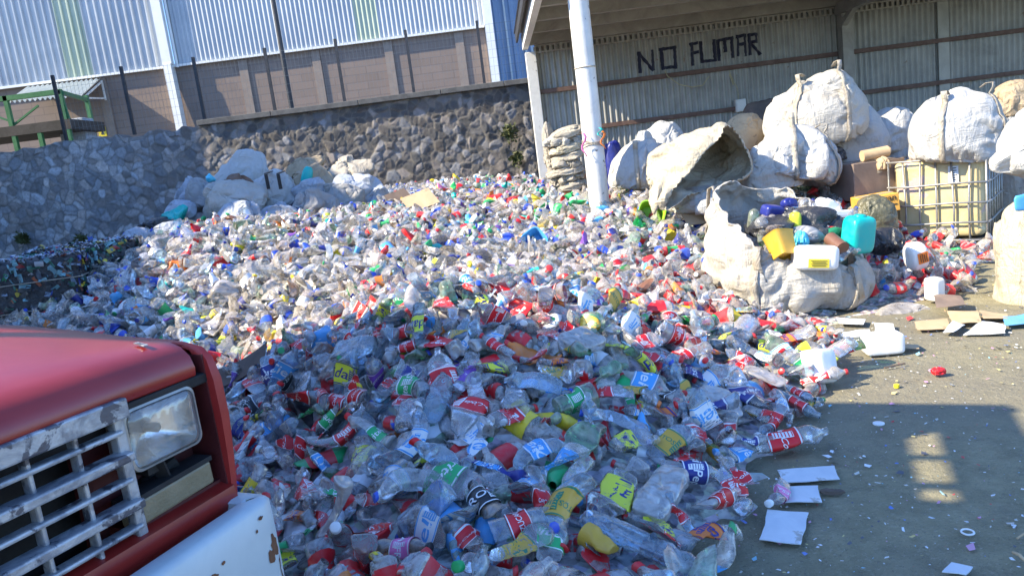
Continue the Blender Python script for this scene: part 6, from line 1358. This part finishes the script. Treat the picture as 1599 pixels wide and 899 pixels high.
# bottles packed into the open bulk bag
for k_, (px, py, y, kd, bd, cp_, ds, th, lb) in enumerate([
  (1200, 338, 6.95, 'soda', 'clear', None, 'none', 40, 'clear big bottle leaning on the far wall of the open bulk bag'), (1228, 338, 6.9, 'tall', 'aqua', None, 'none', 160, 'bluish bottle behind the yellow liquid bottle in the bulk bag'),
  (1262, 330, 6.95, 'soda', 'clear', 'navy', 'none', 70, 'clear bottle with navy cap left of the white rounded canister'), (1218, 366, 6.6, 'soda', 'clear', None, 'none', 20, 'clear crushed bottle above the orange-yellow square tub'),
  (1188, 366, 6.6, 'tall', 'greenpet', None, 'none', 100, 'green ribbed bottle against the left wall of the bulk bag'), (1246, 366, 6.6, 'soda', 'clear', None, 'jar', 10, 'clear bottle with golden sleeve above the white jerrycan'),
  (1285, 358, 6.7, 'soda', 'clear', 'coke', 'coke', 170, 'clear bottle with red sleeve behind the white jerrycan'), (1310, 328, 6.95, 'soda', 'milky', None, 'none', 120, 'frosted bottle between the white canister and the right rim'),
  (1240, 322, 7.05, 'tall', 'clear', None, 'blue', 20, 'clear bottle with sky blue sleeve at the back of the bulk bag'), (1296, 345, 6.85, 'soda', 'amber', None, 'none', 30, 'brown bottle left of the teal jug'),
  (1330, 338, 6.8, 'tall', 'clear', 'blue', 'none', 60, 'clear bottle with blue cap above the teal jug'), (1205, 348, 6.75, 'soda', 'clear', None, 'none', 60, 'clear bottle end beside the green bottle in the bulk bag'),
  (1318, 398, 6.3, 'soda', 'clear', None, 'none', 20, 'clear bottle below the teal jug at the bag rim'), (1195, 385, 6.5, 'soda', 'clear', None, 'none', 120, 'clear bottle hard against the left rim of the bulk bag')]):
    p = at(px, py, y); n = np.array([0, -.3, 1.0]); B = frame(n, yaw_for(p, n, th), .2, k_*1.1); tag(make_bottle(kd, 40+k_ % 3, .35, bd, cp_, ds, p, B, 1.0), lb, 'bottle', 'bottles inside the open bulk bag')
# milky film bag and a few loose wraps
def film(px, py, s_, th, mat, label, seed, th2=.2):
    p = on_heap(px, py); n = Hn(p[0], p[1])[0]; n /= np.linalg.norm(n); p = p+n*.06; B = frame(n, yaw_for(p, n, th), 0, 0)
    mb = sack_mb((0, 0, 0), s_, seed, e1=.6, e2=.45, lump=.10, fold=.03, fs=3, nu=96, nv=56); mb.xf(lambda V: V@B.T+p); tag(obj('film_bag', mb, M[mat], smooth=True), label, 'film bag'); placed.append((p[0], p[1], .13))
film(1030, 785, (.44, .15, .07), 55, 'milky', 'long milky film bag lying beside the lemon pair', 301); LM.append((1030, 785, 'the milky film bag'))
film(905, 545, (.26, .2, .08), 20, 'milky', 'pale film bag folded below the crest', 302)
film(650, 660, (.22, .16, .08), 70, 'clear', 'clear film twist left of the bottle showing its base', 303)
film(980, 860, (.40, .12, .06), -25, 'aqua', 'long blue film strip running down to the heap edge', 304)
film(560, 560, (.3, .2, .1), 10, 'aqua', 'bluish film heap near the left end of the shaded crest', 305)
film(1120, 640, (.3, .2, .03), 120, 'milky', 'white translucent sheet leaning on the blue-patched bottle', 306)
film(1190, 600, (.26, .14, .03), 160, 'milky', 'pinkish translucent sheet left of the cap-first bottle', 307)
LM += [(400, 790, 'the white bumper'), (1225, 825, 'the square white sheet'), (1277, 572, 'the white angular jug'), (1230, 470, 'the open bulk bag')]
placed_a = np.array(placed)

# scatter: jittered darts on the heap, then a lower filling layer
def darts(x0, x1, y0, y1, sp_, seed):
    r = np.random.default_rng(seed); out = []; cell = {}; n = int((x1-x0)*(y1-y0)/(sp_*sp_)*2.2)
    X = r.uniform(x0, x1, n); Y = r.uniform(y0, y1, n)
    for x, y in zip(X, Y):
        i, j = int(x/sp_), int(y/sp_); ok = True
        for a in (-1, 0, 1):
            for b in (-1, 0, 1):
                for (u, v) in cell.get((i+a, j+b), ()):
                    if (u-x)**2+(v-y)**2 < sp_*sp_: ok = False; break
                if not ok: break
            if not ok: break
        if ok: cell.setdefault((i, j), []).append((x, y)); out.append((x, y))
    return np.array(out)
def seen(P, m=60):
    q_, z = proj(P); return (z > .3)&(q_[:, 0] > -m)&(q_[:, 0] < 1599+m)&(q_[:, 1] < 899+m*1.5)
near = darts(-3.4, 3.0, 1.7, 5.7, .102, 1); far = darts(-8, 5.6, 5.6, 14.5, .108, 2)
low_n = darts(-3.4, 3.0, 1.7, 5.7, .11, 3); low_f = darts(-8, 5.6, 5.6, 14.5, .15, 4)
cand = []
for A, layer in ((near, 0), (far, 0), (low_n, 1), (low_f, 1)):
    h = H(A[:, 0], A[:, 1]); k = (h > (.03 if layer == 0 else .1))&~keep_out(A[:, 0], A[:, 1])&~truck_zone(A[:, 0], A[:, 1])
    A, h = A[k], h[k]; k = seen(np.c_[A, h]); A, h = A[k], h[k]
    for (x, y), z in zip(A, h): cand.append((x, y, z, layer))
cand = np.array(cand)
d = np.array([np.min(np.hypot(placed_a[:, 0]-c[0], placed_a[:, 1]-c[1])-placed_a[:, 2]) for c in cand]); cand = cand[(d > 0)|(cand[:, 3] == 1)]
nn = Hn(cand[:, 0], cand[:, 1]); qp, qz = proj(cand[:, :3])
# hood and bumper hide part of the heap: skip those as single bottles
behind = (qp[:, 0] < 445)&(qp[:, 1] > 560+(qp[:, 0]-340)*1.9)&(qp[:, 1] > 500)
top = np.where((cand[:, 3] == 0)&(qp[:, 0] > 5)&(qp[:, 0] < 1594)&(qp[:, 1] < 893)&~behind&(cand[:, 1] < 5.6)&(nn@np.array([0, -1, .45]) > .1))[0]
top = top[np.argsort(qz[top])][:286-len(placed)]
single = set(top.tolist())
rb = random.Random(5)
kinds_n = ['soda']*8+['tall']*3+['contour']*2+['water']*2+['square']*3+['cup']
kinds_f = ['contour']*3+['water']*4+['tall']*3+['soda']*4+['square']*2+['cup']
des_n = ['coke']*6+['coke2']*3+['cokered']*4+['sprite', 'sprite', 'jar', 'jar', 'navy', 'blue', 'blue', 'white', 'white', 'white', 'orange', 'purple', 'vida', 'vida', 'blue', 'coke', 'black']+['none']*6
caps = ['coke', 'coke', 'red', 'blue', 'navy', 'white', 'green'] + [None]*11
used = {}
DIRS = [('right of', 0), ('above and right of', 45), ('above', 90), ('above and left of', 135), ('left of', 180), ('below and left of', -135), ('below', -90), ('below and right of', -45)]
NK = ['neck to the right', 'neck up and right', 'neck up', 'neck up and left', 'neck to the left', 'neck down and left', 'neck down', 'neck down and right']
SH = {'clear': 'clear', 'aqua': 'bluish', 'greenpet': 'green', 'milky': 'frosted', 'amber': 'brown'}
def words_for(px, py, kind, am, body, capc, des, ang):
    ds = sorted(LM, key=lambda l: (l[0]-px)**2+(l[1]-py)**2)
    def rel(l):
        a = math.degrees(math.atan2(-(py-l[1]), px-l[0])); w = min(DIRS, key=lambda d_: abs((a-d_[1]+180) % 360-180))[0]; return w+' '+l[2]
    cr_ = 'flattened' if am > .65 else 'crushed' if am > .4 else 'dented'
    sl_ = (DES[des][4] if DES.get(des) else 'no sleeve'); cp = (capc.replace('coke', 'red')+' cap') if capc else 'no cap'
    shortk = {'soda': 'big', 'contour': 'small', 'water': 'ribbed', 'tall': 'tall', 'square': 'square', 'cup': 'cut'}[kind]
    nk = NK[int(round(ang/45)) % 8]; sl_s = sl_.replace(' with white script', '').replace(' with small print', '').replace(' with blue letters', '')
    opts = [f'{cr_} {SH.get(body, "clear")} {shortk} bottle, {sl_s}, {cp}, {rel(ds[0])}', f'{cr_} {shortk} bottle, {sl_s}, {nk}, {rel(ds[0])}', f'{cr_} {SH.get(body, "clear")} {shortk} bottle, {cp}, {nk}, {rel(ds[1])}', f'{cr_} {shortk} bottle, {sl_s}, {cp}, {rel(ds[1])}', f'{cr_} {shortk} bottle, {sl_s}, {rel(ds[2])}', f'{shortk} bottle, {cp}, {nk}, {rel(ds[2])}', f'{cr_} bottle, {sl_s}, {cp}, {rel(ds[3])}']
    for o_ in opts:
        if len(o_.split()) <= 16 and o_ not in used: used[o_] = 1; return o_
    for k in range(4, 12):
        o_ = f'{cr_} {shortk} bottle, {sl_s}, {rel(ds[k % len(ds)])}'
        if len(o_.split()) <= 16 and o_ not in used: used[o_] = 1; return o_
    return opts[4]
inst = []
for ci in range(len(cand)):
    x, y, z, layer = cand[ci]; n = nn[ci].copy(); n[:2] *= .8; n /= np.linalg.norm(n)
    yaw = rb.uniform(-math.pi, math.pi); pitch = rb.gauss(0, (.42 if y < 5.6 else .6) if layer == 0 else .25); roll = rb.gauss(0, .6); up = (.030+rb.uniform(-.012, .04)) if layer == 0 else -.03
    p = np.array([x, y, z])+n*up
    if ci in single:
        B = frame(n, yaw, pitch, roll); kind = rb.choice(kinds_n); i = rb.randrange(5); am = [.25, .45, .6, .75, .88][i]; am = {0: .25, 1: .42, 2: .58, 3: .72, 4: .86}[i]
        body = rb.choice(['clear']*9+['aqua']*6+['milky', 'greenpet']); des = rb.choice(des_n); capc = rb.choice(caps) if kind != 'cup' else None; sc_ = {'soda': rb.uniform(.98, 1.25), 'contour': rb.uniform(1.0, 1.25), 'cup': 1.3}.get(kind, rb.uniform(1.05, 1.35))
        if p[2] < .06: p[2] = .06
        o = make_bottle(kind, i, am, body, capc, des, p, B, sc_); q2, _ = proj(np.array([p, p+B[:, 0]*.1])); dd = q2[1]-q2[0]
        tag(o, words_for(qp[ci, 0], qp[ci, 1], kind, am, body, capc, des, math.degrees(math.atan2(-dd[1], dd[0]))), 'bottle', GB)
    else: inst.append((p, frame(n, yaw, pitch, roll), x, y, layer, qp[ci, 0], qp[ci, 1]))

# the rest of the heap: one mass with its compacted core
LO = []
for kind in ('soda', 'contour', 'water', 'tall', 'square', 'cup'):
    for i in range(4):
        pr = proto(kind, 500+i*13+len(kind)*17, [.25, .4, .55, .72][i], False); parts_ = []
        for nm in ('body', 'cap', 'label'):
            if nm in pr:
                V, Fc = pr[nm]; parts_.append((nm, V.astype(np.float32), np.concatenate([np.array(f_, dtype=np.int32) for f_ in Fc]), np.array([len(f_) for f_ in Fc], dtype=np.int32)))
        LO.append((kind, parts_))
byk = {}
for i, (k, p) in enumerate(LO): byk.setdefault(k, []).append(i)
BV, BL, BT, BM, BCc, BS = [], [], [], [], [], []; off = 0
def put(V, loops, tot, mi, col, smooth=True):
    global off
    BV.append(V.astype(np.float32)); BL.append(loops+off); BT.append(tot); BS.append(np.full(len(tot), smooth)); BM.append(np.full(len(tot), mi, np.int32)); BCc.append(np.broadcast_to(np.array(col, np.float32), (len(V), 3))); off += len(V)
def pick(tbl): 
    t_ = sum(w for w, _ in tbl); r = rb.random()*t_
    for w, c in tbl:
        r -= w
        if r <= 0: return c
    return tbl[-1][1]
RED, BLU, NAV, GRN, YEL, ORA, WHI, TEA, PNK, SKY_, PUR, BRN, BLK, LEM = (.72, .02, .028), (.03, .09, .58), (.02, .03, .22), (.02, .40, .12), (.80, .60, .03), (.78, .22, .03), (.78, .79, .80), (.0, .40, .38), (.78, .2, .42), (.10, .40, .75), (.22, .07, .42), (.2, .09, .05), (.02, .02, .022), (.7, .74, .05)
for p, B, x, y, layer, px, py in inst:
    redzone = (y < 5.8) or (px > 930 and py > 400) or (px > 1150)
    mixzone = py < 400 and 640 < px < 1100
    kind = rb.choice(kinds_n if y < 5.6 else kinds_f); k = rb.choice(byk[kind]); sc_ = rb.uniform(.9, 1.15)*(1.12 if y < 5.6 else {'contour': 1.32, 'water': 1.32}.get(kind, 1.1))
    r = rb.random(); op = False
    if mixzone and r < .15: tint = pick([(2, GRN), (1.2, TEA), (1, SKY_), (1, BLU), (1, YEL), (.8, RED), (3, WHI), (.6, PNK), (.8, ORA), (.5, PUR), (.5, BLK)]); op = True
    elif r < .035: tint = pick([(1, GRN), (.6, TEA), (.6, SKY_), (.8, BLU), (.5, YEL), (.8, RED), (4, WHI), (.5, ORA), (1, BRN), (.6, BLK)]); op = True
    else:
        b_ = rb.uniform(.92, .965); tint = pick([(7, (b_+.03, b_, b_-.06) if y > 5.4 and px > 300 else (b_+.01, b_+.01, b_+.01)), (4.0, (.62, .83, .97)) if (y < 5.6 or px < 330) else (.8, (.80, .90, .96)), (1.0, (.97, .89, .87)), (.5, (.55, .82, .60)), (1.4, (.92, .91, .84)), (.3, (.45, .7, .85)), (.25, (.6, .42, .25))])  # sun's warmth and shade's blue put into the tint by heap zone
    for nm, V, loops, tot in LO[k][1]:
        if nm == 'cap':
            if rb.random() < (.5 if redzone else .62): continue
            col = pick([(4, RED), (1.5, BLU), (1, WHI), (.4, YEL), (.5, GRN)]) if redzone else pick([(5, BLU), (2.4, NAV), (2, WHI), (1.6, RED), (.5, GRN), (.5, YEL), (.6, SKY_)])
        elif nm == 'label':
            if op and rb.random() < .6: continue
            if rb.random() < ((.28 if y < 5.7 else .5) if redzone else .70): continue
            col = pick([(8, RED), (.5, ORA), (.7, YEL), (.5, GRN), (.9, NAV), (1.4, WHI), (.8, SKY_), (.15, PNK)]) if redzone else pick([(2.2, RED), (3, BLU), (1.6, NAV), (2.2, WHI), (.7, GRN), (.5, YEL), (.8, ORA), (.8, SKY_), (.4, PUR), (.4, LEM), (.4, TEA)])
        else: col = tint
        W_ = (V*(sc_*np.array((.9, 1.14, 1.14) if y < 5.6 else (.74, 1.18, 1.18))))@B.T+p; put(W_, loops, tot, 1 if (nm == 'body' and not op) else 2, col, not (nm == 'body' and y > 5.6))
# core
cx_ = np.arange(-8.4, 5.8, .09); cy_ = np.arange(1.2, 14.9, .09); CX_, CY_ = np.meshgrid(cx_, cy_); hh = H(CX_, CY_).reshape(CX_.shape)-.055
hh = np.where(keep_out(CX_.ravel(), CY_.ravel()).reshape(hh.shape)&(CY_ < 14.5), np.minimum(hh, .15), hh); tz = truck_zone(CX_.ravel(), CY_.ravel()).reshape(hh.shape); hh = np.where(tz, -.2, hh)
hh += .035*vn(np.c_[CX_.ravel()*8, CY_.ravel()*8, hh.ravel()*0], 3).reshape(hh.shape); nyc, nxc = hh.shape; ok = hh > -.12
ii, jj = np.meshgrid(np.arange(nyc-1), np.arange(nxc-1), indexing='ij'); m_ = ok[:-1, :-1]&ok[1:, :-1]&ok[:-1, 1:]&ok[1:, 1:]; ii, jj = ii[m_], jj[m_]
fq = np.stack([ii*nxc+jj, ii*nxc+jj+1, (ii+1)*nxc+jj+1, (ii+1)*nxc+jj], 1).astype(np.int32)
put(np.stack([CX_, CY_, hh], -1).reshape(-1, 3), fq.ravel(), np.full(len(fq), 4, np.int32), 0, (1, 1, 1))
V = np.concatenate(BV); L = np.concatenate(BL).astype(np.int32); Tt = np.concatenate(BT); me = bpy.data.meshes.new('bottle_heap')
me.vertices.add(len(V)); me.vertices.foreach_set('co', V.ravel()); me.loops.add(len(L)); me.loops.foreach_set('vertex_index', L)
me.polygons.add(len(Tt)); me.polygons.foreach_set('loop_start', np.concatenate([[0], np.cumsum(Tt)[:-1]]).astype(np.int32)); me.polygons.foreach_set('loop_total', Tt)
for m_ in ('heap_core', 'heap_clear', 'heap_print'): me.materials.append(M[m_])
me.polygons.foreach_set('material_index', np.concatenate(BM)); me.polygons.foreach_set('use_smooth', np.concatenate(BS)); me.update(calc_edges=True)
ca = me.color_attributes.new('tint', 'FLOAT_COLOR', 'POINT'); cc_ = np.ones((len(V), 4), np.float32); cc_[:, :3] = np.concatenate(BCc); ca.data.foreach_set('color', cc_.ravel())
ho = bpy.data.objects.new('bottle_heap', me); COL.objects.link(ho); tag(ho, kind='stuff')
print('HEAP', len(inst), 'bottles', len(V), 'verts; singles', len(single)+len(placed))
